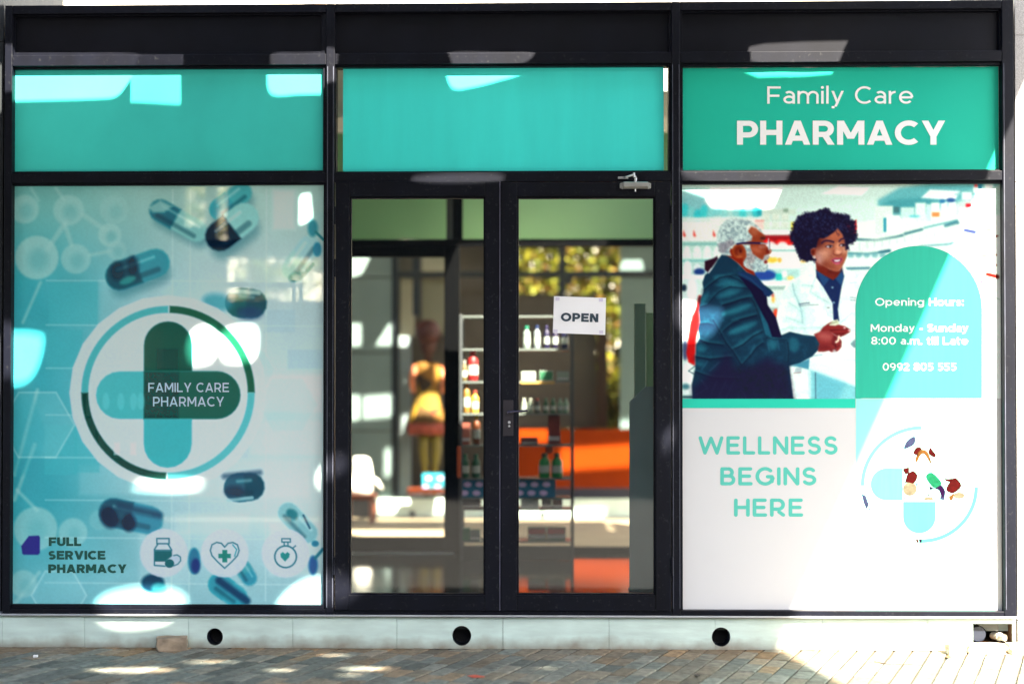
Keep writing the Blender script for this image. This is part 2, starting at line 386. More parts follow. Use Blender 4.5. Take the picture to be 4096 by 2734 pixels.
        c4 = np.ones((ny*nx, 4), np.float32); q = np.clip(lin(np.clip(s.img, 0, 255))/kk, .0015, .86); q[..., 0] = np.maximum(q[..., 0], floor*q.max(-1)); c4[:, :3] = q.reshape(-1, 3)
        at.data.foreach_set('color', c4.ravel())
        me.materials.append(mt); o = bpy.data.objects.new(name, me); COL.objects.link(o)
        if parent is not None:
            o.parent = parent; o.matrix_parent_inverse = Matrix.Translation(-parent.location)
        return o

def words(name, parent, mt, s, x0, x1, yb, yt, w, yp, track=.12, rnd=False, rot=0, label='word'):
    """one object per written word, all on one line between columns x0..x1"""
    W = text_polys(s, w, track, rnd)[1]; pos = 0
    for k, wd in enumerate(s.split(' ')):
        ww = text_polys(wd, w, track, rnd)[1]; a = x0+(x1-x0)*pos/W; b = x0+(x1-x0)*(pos+ww)/W
        bm = bmesh.new(); text_px(bm, wd, a, b, yb, yt, w, yp, track, rnd, rot); o = obj(name, bm, mt, parent); o['label'] = label+' '+wd
        pos += ww+track+glyph(' ', w)[1]+track
# ------------------------------------------------------------------ the big picture poster: two people at a pharmacy counter
PX0, PY0, PX1, PY1 = 2727, 737, 4008, 1594
def paint_poster():
    c = Canvas(PX0, PY0, PX1, PY1, 2.2); c.img[:] = (222, 242, 232)
    f = c.frame
    # ceiling and back wall
    c.poly([(2727, 737), (4010, 737), (4010, 860), (2727, 890)], (196, 226, 216), 8)
    c.ell(2760, 830, 95, 70, (128, 196, 200), 40)
    c.poly([(3150, 830), (3520, 800), (3520, 960), (3150, 960)], (205, 240, 225), 15)
    c.poly([(3515, 800), (3600, 752), (3720, 735), (4010, 735), (3860, 800), (3700, 862), (3560, 870), (3512, 850)], (92, 175, 180), 12)
    c.poly([(3520, 830), (3560, 800), (3700, 790), (3760, 800), (3700, 840), (3540, 850)], (52, 140, 150), 14, .7)
    c.poly([(2845, 748), (3132, 748), (3092, 832), (2850, 836), (2822, 805)], (255, 255, 252), 10)
    c.poly([(3290, 775), (3360, 746), (3480, 752), (3450, 780)], (250, 255, 252), 8)
    c.poly([(3688, 792), (3722, 760), (3842, 766), (3822, 802)], (245, 255, 253), 6)
    # shelves, left
    for i, x in enumerate(range(2740, 3050, 26)):
        c.ell(x, 838+6*((i*7) % 5), 16, 26, [(40, 205, 208), (120, 212, 210), (20, 190, 200)][i % 3], 8, 0, .8 if x < 2850 or x > 2960 else .35)
    c.rect(3030, 835, 3048, 862, (10, 160, 175), 5)
    c.rect(2727, 868, 3060, 884, (215, 238, 226), 6)
    c.rect(2727, 884, 2880, 964, (236, 236, 230), 6); c.rect(2840, 870, 3060, 955, (228, 238, 228), 8)
    for x in (2738, 2779, 2858): c.poly([(x-4, 918), (x+1, 930), (x+6, 942), (x, 947), (x-6, 940)], (225, 60, 50), 3)
    c.rect(2727, 966, 2880, 984, (128, 190, 180), 7)
    c.rect(2727, 984, 2890, 1042, (180, 218, 206), 6)
    for i in range(5):
        x = 2748+i*41; c.ell(x, 1008, 15, 26, (232, 246, 238), 5); c.rect(x-18, 1005, x+18, 1036, (228, 246, 236), 5)
    c.rect(2727, 1036, 2880, 1048, (120, 195, 188), 6)
    c.rect(2727, 1050, 2870, 1098, (175, 214, 206), 8); c.ell(2750, 1075, 17, 34, (240, 250, 244), 5); c.ell(2790, 1072, 15, 18, (225, 240, 240), 5)
    c.ell(2798, 1086, 22, 14, (15, 50, 120), 6)
    c.rect(2727, 1098, 2850, 1116, (240, 250, 246), 5); c.rect(2727, 1116, 2830, 1590, (205, 236, 226), 8)
    c.ell(2736, 1150, 12, 14, (20, 40, 60), 5); c.ell(2768, 1160, 20, 48, (240, 250, 246), 8)
    c.rect(2727, 1215, 2800, 1245, (245, 250, 248), 8); c.ell(2745, 1262, 30, 10, (120, 90, 100), 6, 0, .7)
    c.ell(2740, 1400, 12, 40, (30, 40, 90), 8, 0, .8); c.ell(2750, 1510, 22, 60, (240, 252, 246), 10); c.ell(2742, 1545, 16, 12, (60, 120, 130), 8)
    c.rect(2727, 1582, 2790, 1592, (20, 60, 70), 4)
    c.poly([(2745, 1412), (2753, 1448), (2780, 1462), (2783, 1362), (2800, 1292), (2796, 1246), (2808, 1180), (2795, 1180), (2785, 1225), (2770, 1262), (2760, 1292), (2753, 1345)], (192, 12, 14), 3)
    c.ell(2800, 1205, 10, 22, (90, 15, 25), 4)
    # shelves, middle
    c.rect(3055, 836, 3185, 858, (196, 218, 202), 8)
    for x in (3066, 3105, 3142):
        for y in (868, 900): c.rect(x-15, y-13, x+15, y+12, (214, 230, 214), 4); c.rect(x-17, y+12, x+17, y+15, (160, 190, 165), 4, .6)
    c.rect(3136, 834, 3155, 848, (110, 145, 120), 4, .8)
    c.rect(3022, 884, 3056, 918, (245, 205, 195), 5, .8); c.rect(3022, 880, 3058, 884, (230, 60, 50), 3, .7)
    c.rect(3166, 888, 3182, 928, (232, 222, 62), 5)
    c.rect(3050, 922, 3175, 938, (235, 248, 240), 5); c.rect(3052, 940, 3182, 976, (150, 12, 22), 5)
    for x in (3075, 3125, 3160): c.ell(x, 968, 22, 12, (222, 22, 22), 5)
    for x in (3085, 3132): c.ell(x, 980, 20, 14, (245, 225, 222), 5)
    c.rect(3070, 984, 3200, 998, (245, 252, 248), 5); c.rect(3070, 999, 3200, 1004, (95, 170, 165), 4)
    c.rect(3070, 1006, 3200, 1056, (240, 248, 240), 6)
    c.ell(3090, 1038, 22, 13, (250, 200, 60), 6); c.ell(3092, 1018, 14, 12, (250, 250, 240), 5); c.ell(3120, 1040, 8, 10, (240, 180, 60), 4); c.ell(3215, 1045, 12, 5, (245, 200, 80), 4)
    c.rect(3040, 1056, 3200, 1074, (246, 252, 250), 5); c.rect(3030, 1076, 3200, 1122, (170, 220, 212), 8)
    c.ell(3060, 1100, 46, 22, (14, 66, 150), 8); c.rect(3106, 1095, 3128, 1122, (0, 195, 185), 6); c.ell(3163, 1112, 14, 9, (245, 220, 120), 5); c.ell(3140, 1095, 12, 14, (235, 246, 240), 4)
    c.rect(3050, 1122, 3190, 1142, (244, 250, 248), 5); c.rect(3060, 1144, 3190, 1160, (148, 186, 176), 6)
    c.rect(3060, 1160, 3150, 1228, (215, 238, 228), 8); c.ell(3094, 1196, 6, 14, (250, 190, 70), 5); c.ell(3092, 1180, 5, 8, (210, 90, 70), 4)
    c.rect(3080, 1230, 3130, 1262, (150, 185, 178), 6); c.ell(3104, 1256, 10, 22, (225, 60, 30), 5)
    # shelves, right, rising towards the corner
    def slope(x): return -.26*(x-3430)
    c.poly([(3430, 890), (3520, 880), (3520, 960), (3430, 965)], (234, 250, 240), 6)
    for x0, y0, x1, y1, col in ((3440, 898, 3470, 950, (240, 252, 246)), (3474, 896, 3505, 948, (232, 248, 240)), (3502, 824, 3574, 940, (214, 240, 226)), (3548, 862, 3602, 935, (240, 252, 244)),
        (3606, 830, 3660, 870, (190, 232, 222)), (3612, 870, 3668, 915, (222, 244, 234)), (3664, 812, 3706, 890, (212, 240, 230)), (3708, 818, 3728, 886, (190, 232, 226)), (3728, 812, 3760, 880, (240, 250, 240)),
        (3766, 808, 3792, 870, (226, 246, 240)), (3796, 806, 3824, 862, (232, 250, 242)), (3840, 832, 3872, 886, (238, 252, 246)), (3866, 828, 3896, 876, (244, 252, 248)), (3900, 826, 3936, 868, (214, 240, 234))):
        c.rect(x0, y0, x1, y1, col, 4)
    c.rect(3577, 828, 3600, 852, (60, 110, 115), 4); c.rect(3537, 872, 3547, 928, (0, 130, 155), 3); c.rect(3730, 850, 3760, 868, (250, 135, 70), 3); c.ell(3660, 866, 22, 5, (90, 200, 205), 4)
    c.ell(3772, 806, 12, 8, (30, 110, 160), 4); c.ell(3806, 802, 18, 9, (30, 80, 140), 4); c.rect(3865, 816, 3888, 830, (205, 10, 30), 3); c.ell(3905, 868, 5, 4, (190, 20, 60), 3)
    for L0, wd, col in (([(3430, 958), (3510, 962), (3590, 948), (3612, 942)], 9, (28, 96, 104)), ([(3622, 936), (3690, 918)], 9, (30, 100, 110)), ([(3700, 912), (3830, 882)], 6, (60, 150, 155)), ([(3822, 780), (3960, 745)], 6, (120, 190, 190)), ([(3880, 800), (3975, 772)], 5, (90, 160, 165)),
        ([(3786, 905), (3830, 892)], 16, (40, 110, 125)), ([(3862, 922), (3900, 930)], 18, (30, 40, 80)), ([(3395, 1013), (3470, 1016), (3560, 1006)], 8, (30, 110, 120)), ([(3680, 985), (3790, 978), (3845, 968)], 6, (70, 150, 160)), ([(3390, 1074), (3478, 1072)], 9, (30, 100, 120)), ([(3520, 1010), (3560, 1002)], 10, (20, 90, 110))):
        c.line(L0, wd, col, 5)
    c.poly([(3420, 966), (3640, 946), (3830, 895), (3860, 960), (3700, 980), (3420, 1006)], (222, 244, 232), 8, .7)
    for i in range(14): c.line([(3440+i*30, 970-i*4), (3440+i*30, 1000-i*5)], 3, (150, 200, 190), 4, .6)
    c.poly([(3380, 1020), (3620, 1010), (3560, 1065), (3380, 1068)], (226, 246, 236), 8, .8)
    for i in range(5): c.ell(3405+i*32, 1022, 13, 9, (70, 150, 160), 6, 0, .7)
    c.rect(3380, 1085, 3460, 1110, (215, 240, 232), 8)
    for x0, y0, x1, y1 in ((3895, 748, 3935, 774), (3850, 770, 3890, 800), (3940, 738, 3975, 760)): c.rect(x0, y0, x1, y1, (225, 245, 240), 4)
    c.rect(3915, 738, 3930, 758, (20, 110, 140), 4); c.rect(3900, 738, 3912, 750, (220, 60, 60), 3)
    c.blur(4)
    # marks that still read in the sunlit strip
    for L0 in (([(3938, 922), (3965, 921)]), ([(3980, 948), (3992, 945)]), ([(3895, 1028), (3985, 1021)]), ([(3925, 1063), (3985, 1062)]), ([(3950, 1098), (3990, 1108)]), ([(3912, 1130), (3930, 1129)])): c.line(L0, 6 if L0[0][0] != 3950 else 16, (95, 10, 5), 3)
    c.rect(3921, 1095, 3936, 1130, (70, 60, 110), 4, .8); c.line([(3930, 1178), (4000, 1198)], 2, (80, 80, 110), 3, .7)
    for x, y in ((3948, 1248), (3952, 1268), (3950, 1295)): c.ell(x, y, 6, 3, (90, 30, 60), 3)
    # ---- woman: coat, shirt, face, hair
    nz = c.noise(26, 4); n2 = c.noise(9, 3)
    coat = [(3140, 1150), (3167, 1119), (3212, 1099), (3243, 1063), (3266, 1048), (3300, 1100), (3372, 1068), (3412, 1090), (3460, 1108), (3470, 1240), (3470, 1590), (3174, 1590), (3158, 1463), (3126, 1345), (3105, 1279), (3110, 1245), (3126, 1190)]
    c.poly(coat, (228, 250, 241), 3)
    c.poly(coat, (186, 226, 222), 3, .45, n=smooth01((nz-.45)*5))
    f(3050, 1080, .3316)
    for L0, wd, al in (([(370, 170), (390, 280), (440, 390), (480, 520), (488, 640)], 16, .8), ([(440, 390), (470, 460), (485, 560)], 10, .8), ([(580, 260), (700, 340), (800, 390)], 7, .6), ([(480, 180), (605, 190)], 7, .7),
        ([(605, 190), (650, 80)], 6, .5), ([(580, 260), (610, 190)], 6, .4), ([(320, 390), (400, 440), (460, 500)], 12, .4), ([(290, 570), (380, 600), (480, 640)], 12, .5), ([(230, 720), (330, 690), (480, 700)], 10, .4), ([(500, 700), (700, 690)], 10, .4),
        ([(1060, 155), (1140, 150)], 6, .6), ([(940, 640), (1090, 510)], 5, .5), ([(560, 1200), (565, 1530)], 8, .4), ([(640, 1240), (642, 1530)], 7, 1)):
        c.line(L0, wd, (96, 160, 166) if wd != 7 or al < 1 else (10, 20, 45), 4, al)
        if wd > 6 and al < 1: c.line([(x+10, y+10) for x, y in L0], wd*4, (176, 220, 220), 14, .5)
    c.line([(445, 412), (500, 402), (570, 395)], 11, (40, 50, 80), 1.5, .8); c.line([(450, 430), (560, 420), (680, 418)], 8, (60, 75, 100), 1.5, .7); c.line([(785, 456), (812, 452)], 6, (20, 40, 50), 1)
    c.line([(1062, 330), (1130, 336)], 10, (70, 90, 120), 1.5, .7); c.line([(1066, 360), (1125, 366)], 10, (70, 90, 120), 1.5, .7)
    c.poly([(648, -10), (655, 90), (740, 210), (850, 400), (860, 600), (930, 618), (912, 470), (960, 200), (990, 80), (965, -40), (860, 115), (720, 40)], (12, 30, 76), 2)
    for i in range(9): c.line([(700+i*30, 120+i*6), (790+i*16, 560)], 3, (40, 75, 120), 2, .35)
    c.poly([(650, 0), (740, 200), (810, 110), (700, 20)], (28, 70, 118), 3, .8); c.poly([(990, 80), (955, 190), (880, 100), (950, 10)], (28, 74, 120), 3, .8)
    for x, y in ((848, 210), (864, 392)): c.ell(x, y, 14, 12, (120, 160, 180), 2)
    # counter
    c.poly([(330, 1160), (570, 1070), (570, 1200), (400, 1160)], (60, 135, 158), 4)
    c.poly([(575, 1085), (700, 1010), (950, 935), (1190, 935), (1190, 1250)], (243, 253, 249), 4)
    c.poly([(575, 1085), (1190, 1250), (1190, 1430), (560, 1195)], (212, 244, 236), 4)
    c.poly([(580, 1200), (1190, 1425), (1190, 1600), (580, 1600)], (120, 196, 204), 8)
    c.poly([(645, 1240), (1000, 1370), (900, 1600), (645, 1600)], (84, 168, 186), 18, .7)
    c.line([(640, 1235), (642, 1560)], 7, (12, 24, 50), 2); c.poly([(970, 1060), (1130, 1070), (1130, 1110), (970, 1100)], (190, 226, 220), 5, .7)
    c.line([(600, 1035), (720, 1020)], 14, (70, 130, 150), 6, .7); c.poly([(1060, 890), (1120, 830), (1130, 935), (1100, 935)], (80, 120, 130), 4, .8)
    c.poly([(400, 1180), (480, 1170), (470, 1235), (385, 1235)], (130, 150, 165), 3, .6); c.line([(380, 1243), (465, 1234)], 6, (120, 50, 60), 2)
    # woman's hands
    c.poly([(690, 750), (730, 690), (800, 640), (850, 615), (930, 660), (1000, 678), (1068, 722), (1055, 750), (985, 790), (925, 812), (870, 775), (800, 735)], (108, 22, 24), 3)
    c.line([(760, 700), (880, 690), (985, 700)], 40, (140, 40, 38), 7, .7); c.line([(870, 745), (1000, 735), (1040, 730)], 30, (128, 34, 34), 6, .7)
    c.line([(820, 725), (1030, 712)], 5, (50, 5, 12), 2, .8); c.line([(860, 772), (990, 770)], 5, (50, 5, 12), 2, .8)
    c.ell(993, 696, 14, 13, (215, 170, 175), 2); c.ell(1050, 728, 14, 13, (215, 170, 175), 2)
    c.poly([(800, 662), (855, 612), (912, 592), (932, 650), (880, 672)], (196, 208, 176), 3); c.line([(830, 650), (900, 620)], 8, (90, 100, 70), 3, .7); c.line([(820, 665), (920, 655)], 5, (250, 250, 240), 2)
    # man's sleeve and hand over the counter come later; face of the woman
    f(3100, 800, .2232)
    c.poly([(730, 1060), (850, 1150), (1000, 1250), (1190, 1275), (1120, 1380), (1050, 1435), (900, 1355), (750, 1260)], (104, 26, 16), 3)
    c.poly([(1000, 1240), (1200, 1260), (1100, 1320), (950, 1300)], (60, 10, 12), 12, .6)
    c.poly([(720, 850), (760, 700), (830, 620), (1000, 600), (1130, 490), (1240, 640), (1285, 740), (1308, 880), (1298, 1000), (1255, 1110), (1200, 1215), (1130, 1282), (1060, 1276), (980, 1235), (850, 1175), (750, 1110), (722, 1000)], (150, 78, 54), 3)
    c.ell(790, 800, 80, 210, (70, 14, 12), 24, 0, .9); c.ell(880, 1100, 90, 60, (120, 54, 38), 16, 30, .6); c.ell(900, 960, 150, 90, (202, 144, 118), 24, 10, .9); c.ell(1100, 640, 110, 70, (176, 96, 66), 18, 0, .9)
    c.ell(800, 1060, 60, 90, (196, 160, 160), 18, -20, .6); c.ell(1255, 880, 45, 80, (208, 156, 128), 14, 0, .8); c.ell(1130, 1215, 80, 34, (182, 106, 78), 14, 0, .8)
    c.ell(1135, 850, 45, 90, (206, 140, 108), 12, 0, .9); c.ell(1150, 935, 52, 34, (220, 158, 128), 8, 0, .95); c.ell(1010, 1000, 50, 60, (120, 52, 38), 16, 0, .5); c.ell(1000, 1190, 150, 30, (110, 44, 30), 16, 18, .6)
    c.line([(1058, 965), (1085, 985), (1140, 992), (1185, 975), (1205, 955)], 12, (80, 20, 20), 2, .9); c.line([(1060, 900), (1050, 960)], 12, (110, 44, 34), 4, .8)
    c.line([(848, 772), (880, 742), (930, 726), (1000, 735), (1058, 752)], 34, (44, 20, 48), 2.2); c.line([(1160, 742), (1190, 705), (1245, 688)], 30, (44, 20, 48), 2.2)
    for ex, ey, sw in ((985, 834, 62), (1215, 812, 44)):
        c.ell(ex, ey-22, sw, 14, (190, 150, 145), 3, -4, .6); c.ell(ex, ey, sw-6, 22, (212, 216, 226), 2, -6); c.ell(ex+12, ey-2, 23, 24, (16, 6, 16), 1.6); c.ell(ex+4, ey-4, 6, 6, (240, 240, 250), 1.2)
        c.line([(ex-sw-12, ey+2), (ex-sw*.5, ey-20), (ex+sw*.3, ey-24), (ex+sw, ey-8)], 13, (34, 6, 20), 1.6); c.line([(ex-sw, ey+6), (ex-10, ey+28), (ex+sw*.8, ey+10)], 6, (70, 20, 24), 2, .8)
    c.poly([(1005, 1075), (1060, 1045), (1110, 1032), (1150, 1044), (1190, 1028), (1228, 1042), (1210, 1100), (1170, 1145), (1125, 1160), (1070, 1140), (1030, 1105)], (168, 62, 90), 2)
    c.poly([(1030, 1078), (1110, 1070), (1205, 1058), (1180, 1100), (1110, 1116), (1060, 1102)], (60, 8, 22), 2); c.poly([(1062, 1078), (1120, 1074), (1182, 1066), (1170, 1092), (1120, 1106), (1080, 1100)], (238, 238, 244), 1.6)
    c.ell(1125, 1140, 40, 10, (214, 110, 130), 5, 0, .8)
    c.poly([(640, 890), (690, 860), (740, 880), (730, 960), (720, 1010), (680, 1010), (645, 960)], (122, 38, 18), 4); c.ell(690, 930, 22, 34, (70, 14, 10), 6)
    hair = [(380, 850), (345, 760), (290, 680), (285, 600), (335, 540), (345, 430), (405, 390), (410, 310), (500, 270), (560, 235), (660, 240), (740, 225), (790, 180), (880, 165), (960, 170), (1010, 230), (1090, 250), (1150, 245), (1240, 265), (1320, 290), (1350, 350), (1430, 385), (1435, 480), (1450, 560), (1475, 630), (1440, 720), (1380, 770), (1320, 790), (1315, 880), (1290, 860), (1268, 740), (1220, 620), (1130, 500), (1110, 540), (1050, 590), (960, 650), (880, 690), (810, 680), (775, 740), (750, 850), (690, 860), (645, 890), (650, 960), (700, 1030), (735, 1090), (640, 1075), (560, 1090), (480, 1050), (430, 990), (410, 900)]
    c.poly(hair, (12, 4, 36), 4)
    c.poly(hair, (26, 40, 80), 6, .55, n=smooth01((n2-.55)*7)*smooth01((1060-c.Y)/110+.2)); c.poly([(1290, 430), (1440, 430), (1450, 600), (1350, 620)], (130, 10, 30), 5, .5, n=smooth01((n2-.45)*6))
    c.poly([(1420, 380), (1470, 350), (1480, 500), (1465, 600), (1440, 590), (1445, 470)], (205, 14, 20), 3)
    r_ = random.Random(3); N = len(hair)
    for i in range(420):
        k = r_.randrange(0, 36); a, b = hair[k-6], hair[k-5]; t = r_.random(); x = a[0]+(b[0]-a[0])*t; y = a[1]+(b[1]-a[1])*t
        rr = r_.uniform(9, 20); x += r_.uniform(-24, 24); y += r_.uniform(-24, 24); s0 = r_.uniform(0, 360)
        c.line([(x+rr*math.cos(math.radians(s0+q*45)), y+rr*math.sin(math.radians(s0+q*45))) for q in range(r_.choice((5, 6, 7)))], 7, (14, 8, 40), 1.2, .9)
    for i in range(260):
        x = r_.uniform(380, 1400); y = r_.uniform(220, 560) if r_.random() < .75 else r_.uniform(300, 1000)
        if y > 560 and 420 < x < 1300: continue
        rr = r_.uniform(8, 16); s0 = r_.uniform(180, 330)
        c.line([(x+rr*math.cos(math.radians(s0+q*35)), y+rr*math.sin(math.radians(s0+q*35))) for q in range(4)], 5, r_.choice(((70, 90, 140), (110, 130, 170), (50, 60, 110))), 1.2, .55)
    c.line([(1110, 560), (1125, 620), (1150, 600), (1165, 625), (1140, 645)], 9, (30, 8, 30), 1.4)
    for q in range(7): c.line([(708+22*math.cos(q*.9), 1020+22*math.sin(q*.9)), (708+22*math.cos(q*.9+.9), 1020+22*math.sin(q*.9+.9))], 8, (225, 205, 190), 1.2)
    # ---- man
    f()
    jac = [(2896, 1008), (2878, 1030), (2852, 1072), (2820, 1100), (2810, 1130), (2816, 1160), (2806, 1190), (2795, 1239), (2800, 1292), (2792, 1312), (2799, 1355), (2784, 1379), (2783, 1425), (2780, 1478), (2766, 1538), (2770, 1595), (3174, 1595), (3158, 1463), (3200, 1451), (3249, 1425), (3275, 1398), (3280, 1372), (3264, 1344), (3216, 1339), (3160, 1326), (3126, 1340), (3103, 1272), (3070, 1219), (3068, 1186), (3095, 1170), (3083, 1156), (3057, 1138), (3026, 1103), (2988, 1088), (2950, 1050), (2912, 1020)]
    c.poly(jac, (6, 44, 68), 2.2); c.poly(jac, (12, 66, 88), 3, .6, n=smooth01((nz-.5)*4)); c.poly(jac, (4, 40, 66), 3, .5, n=smooth01((.42-nz)*4))
    f(2720, 1080, .3317)
    for cx, cy, rx, ry, ro, al in ((600, 260, 170, 50, -18, .7), (690, 470, 190, 45, -20, .7), (760, 690, 180, 45, -22, .7), (800, 860, 170, 40, -30, .5), (560, 110, 150, 40, 10, .7), (620, 170, 200, 30, 0, .6), (1120, 870, 60, 90, 0, .6), (960, 780, 60, 40, 0, .6), (260, 930, 60, 60, 0, .6), (250, 1110, 60, 50, 0, .45), (1370, 900, 70, 90, 0, .5), (300, 330, 40, 70, 30, .6)):
        c.ell(cx, cy, rx, ry, (36, 120, 138), 12, ro, al)
    for L0, wd in (([(520, 425), (640, 390), (740, 355), (860, 330)], 26), ([(640, 625), (760, 590), (930, 545)], 26), ([(495, 765), (560, 700), (640, 640), (700, 620)], 16), ([(625, 965), (760, 900), (880, 800), (1000, 740)], 20), ([(750, 1140), (860, 1020), (930, 930), (1000, 880)], 18), ([(250, 440), (330, 420), (400, 330), (470, 260), (600, 200), (820, 220)], 14), ([(240, 650), (330, 640), (400, 660)], 14), ([(235, 842), (330, 880), (520, 905)], 22), ([(190, 1045), (360, 1075), (620, 1050)], 22), ([(190, 1225), (400, 1300), (700, 1310)], 18),
        ([(290, 240), (370, 170), (480, 90), (640, 60)], 18), ([(860, 340), (900, 400), (945, 520), (990, 640), (1030, 780)], 14), ([(1300, 870), (1312, 980), (1305, 1100)], 16), ([(500, 780), (560, 880), (640, 980), (740, 1140)], 20), ([(1040, 810), (1120, 830), (1290, 840)], 8), ([(400, 600), (470, 720), (500, 770)], 18), ([(600, 70), (720, 120), (830, 200)], 14)):
        up = [(x-3, y-wd*.9) for x, y in L0]; dn = [(x+3, y+wd*1.1) for x, y in L0]; c.line(dn, wd*2.6, (2, 26, 52), 15, .55); c.line(up, wd*1.2, (40, 118, 132), 9, .45); c.line(L0, wd*.8, (0, 8, 32), 4.5, .85)
    for L0 in ([(260, 1330), (330, 1420), (200, 1500)], [(440, 1340), (380, 1480)], [(560, 1330), (470, 1500)], [(660, 1330), (560, 1520)], [(760, 1470), (790, 1520)], [(330, 1100), (260, 1200)], [(470, 1110), (360, 1210)], [(1060, 880), (1080, 980)], [(1180, 850), (1200, 960)], [(900, 900), (850, 1000)]): c.line(L0, 14, (44, 100, 128), 5, .5)
    c.poly([(560, 1000), (700, 1180), (860, 1150), (1060, 1050), (1300, 1160), (1368, 1560), (150, 1560), (150, 1420), (420, 1180)], (24, 8, 44), 26, .72)
    c.poly([(620, 1150), (1300, 1170), (1368, 1560), (700, 1560)], (10, 22, 34), 18, .6, n=smooth01((n2-.5)*8))
    c.poly([(700, 60), (820, 120), (1000, 250), (1050, 330), (1060, 420), (1160, 570), (1228, 812), (1110, 806), (1060, 660), (950, 430), (860, 260), (760, 130)], (10, 2, 42), 3)
    c.poly([(690, 20), (760, 20), (900, 60), (1010, 180), (1060, 240), (1130, 275), (1075, 322), (1020, 300), (1000, 250), (880, 150), (780, 100)], (10, 40, 84), 3)
    c.line([(720, 40), (860, 110), (1000, 240)], 8, (30, 90, 130), 3, .6); c.poly([(960, 470), (1060, 640), (1110, 800), (1030, 780), (990, 620)], (22, 92, 116), 4, .8)
    c.line([(180, 1155), (100, 1215), (170, 1250), (180, 1320)], 9, (14, 50, 60), 2)
    f(3050, 1080, .3316)
    c.poly([(622, 772), (700, 742), (770, 728), (815, 735), (870, 782), (930, 815), (958, 858), (955, 925), (925, 965), (895, 985), (835, 992), (805, 972), (740, 985), (670, 985), (690, 890)], (124, 36, 36), 3)
    c.ell(760, 800, 90, 45, (168, 84, 80), 16, 10, .8); c.ell(870, 850, 30, 60, (86, 14, 22), 9, 0, .7); c.ell(740, 930, 80, 30, (92, 18, 24), 12, 0, .6)
    for L0 in ([(850, 890), (900, 930), (930, 905)], [(820, 960), (870, 950), (900, 975)], [(870, 800), (920, 850), (950, 870)], [(885, 900), (880, 960)]): c.line(L0, 8, (60, 6, 16), 2.5, .8)
    c.line([(925, 800), (915, 850), (890, 868)], 24, (232, 222, 196), 2.5); c.ell(870, 985, 22, 26, (200, 225, 225), 6, 0, .7)
    f(2720, 820, .1913)
    c.poly([(520, 1170), (700, 1110), (780, 1060), (800, 1120), (700, 1260), (640, 1340), (590, 1410), (520, 1340)], (36, 0, 26), 4); c.line([(600, 1410), (660, 1330)], 26, (225, 240, 240), 3)
    c.poly([(900, 1000), (1060, 900), (1350, 1000), (1380, 1300), (1550, 1380), (1585, 1480), (1400, 1400), (1240, 1230), (1080, 1110)], (124, 24, 8), 4)
    c.poly([(1300, 700), (1500, 450), (1700, 560), (1790, 640), (1800, 690), (1745, 740), (1790, 830), (1870, 900), (1925, 950), (1900, 1010), (1830, 1040), (1880, 1080), (1800, 1180), (1600, 1250), (1350, 1200), (1250, 900)], (138, 52, 26), 4)
    c.ell(1560, 540, 90, 80, (172, 92, 62), 12, 30, .8); c.ell(1600, 930, 110, 60, (176, 92, 62), 14, 20, .8); c.ell(1720, 870, 60, 24, (170, 130, 130), 8, 0, .6); c.ell(1740, 690, 50, 30, (60, 20, 24), 7); c.ell(1845, 960, 34, 50, (96, 14, 8), 7); c.ell(1895, 960, 20, 30, (176, 110, 90), 5)
    nh = c.noise(8, 2); nw = c.noise(40, 2)
    hairm = [(812, 960), (775, 780), (782, 620), (850, 440), (960, 320), (1100, 262), (1300, 275), (1500, 340), (1640, 440), (1740, 550), (1700, 560), (1600, 460), (1480, 400), (1390, 440), (1440, 560), (1520, 650), (1500, 740), (1300, 790), (1180, 810), (1080, 860), (1040, 960), (1080, 1060), (900, 1040)]
    beard = [(1290, 820), (1470, 825), (1480, 900), (1530, 1020), (1640, 1100), (1740, 1150), (1780, 1050), (1865, 1040), (1870, 1110), (1780, 1165), (1765, 1225), (1850, 1250), (1842, 1340), (1780, 1400), (1600, 1392), (1450, 1330), (1340, 1265), (1335, 1190), (1400, 1080), (1390, 960), (1340, 870)]
    for P in (hairm, beard):
        c.poly(P, (172, 200, 198), 4); c.poly(P, (110, 134, 146), 4, .6, n=smooth01((nh-.5)*5)); c.poly(P, (220, 238, 232), 3, .6, n=smooth01((.46-nh)*6))
    c.poly(hairm, (226, 242, 234), 14, .75, n=smooth01((885-c.Y)/16)); c.poly(hairm, (96, 70, 90), 5, .45, n=smooth01((nw-.5)*5)*smooth01((c.Y-930)/30))
    c.poly(beard, (130, 80, 86), 5, .35, n=smooth01((nw-.5)*5))
    c.ell(1230, 960, 140, 150, (150, 58, 18), 5); c.ell(1235, 960, 95, 105, (92, 16, 4), 8, 0, .8); c.ell(1260, 1000, 50, 60, (160, 70, 36), 8, 0, .7); c.ell(1270, 960, 26, 36, (60, 4, 4), 5); c.ell(1250, 1075, 60, 22, (170, 84, 44), 6)
    c.ell(1800, 1190, 36, 32, (110, 16, 16), 4)
    c.line([(1200, 810), (1300, 790), (1500, 790), (1700, 795)], 34, (12, 14, 70), 2.4); c.line([(1700, 798), (1820, 805)], 26, (130, 165, 180), 2); c.line([(1862, 700), (1850, 800), (1868, 930)], 20, (190, 212, 220), 2); c.line([(1882, 740), (1885, 900)], 12, (30, 40, 70), 2)
    f(2720, 1080, .3317)
    c.poly([(-10, -10), (0, -10), (0, 0)], (0, 0, 0), 1)
    c.blur(1.2)
    c.img *= 1+(c.noise(5, 1)[..., None]-.5)*.07
    # the strip of the print that hangs in full sun is reproduced at its own (dark) printed densities
    return c
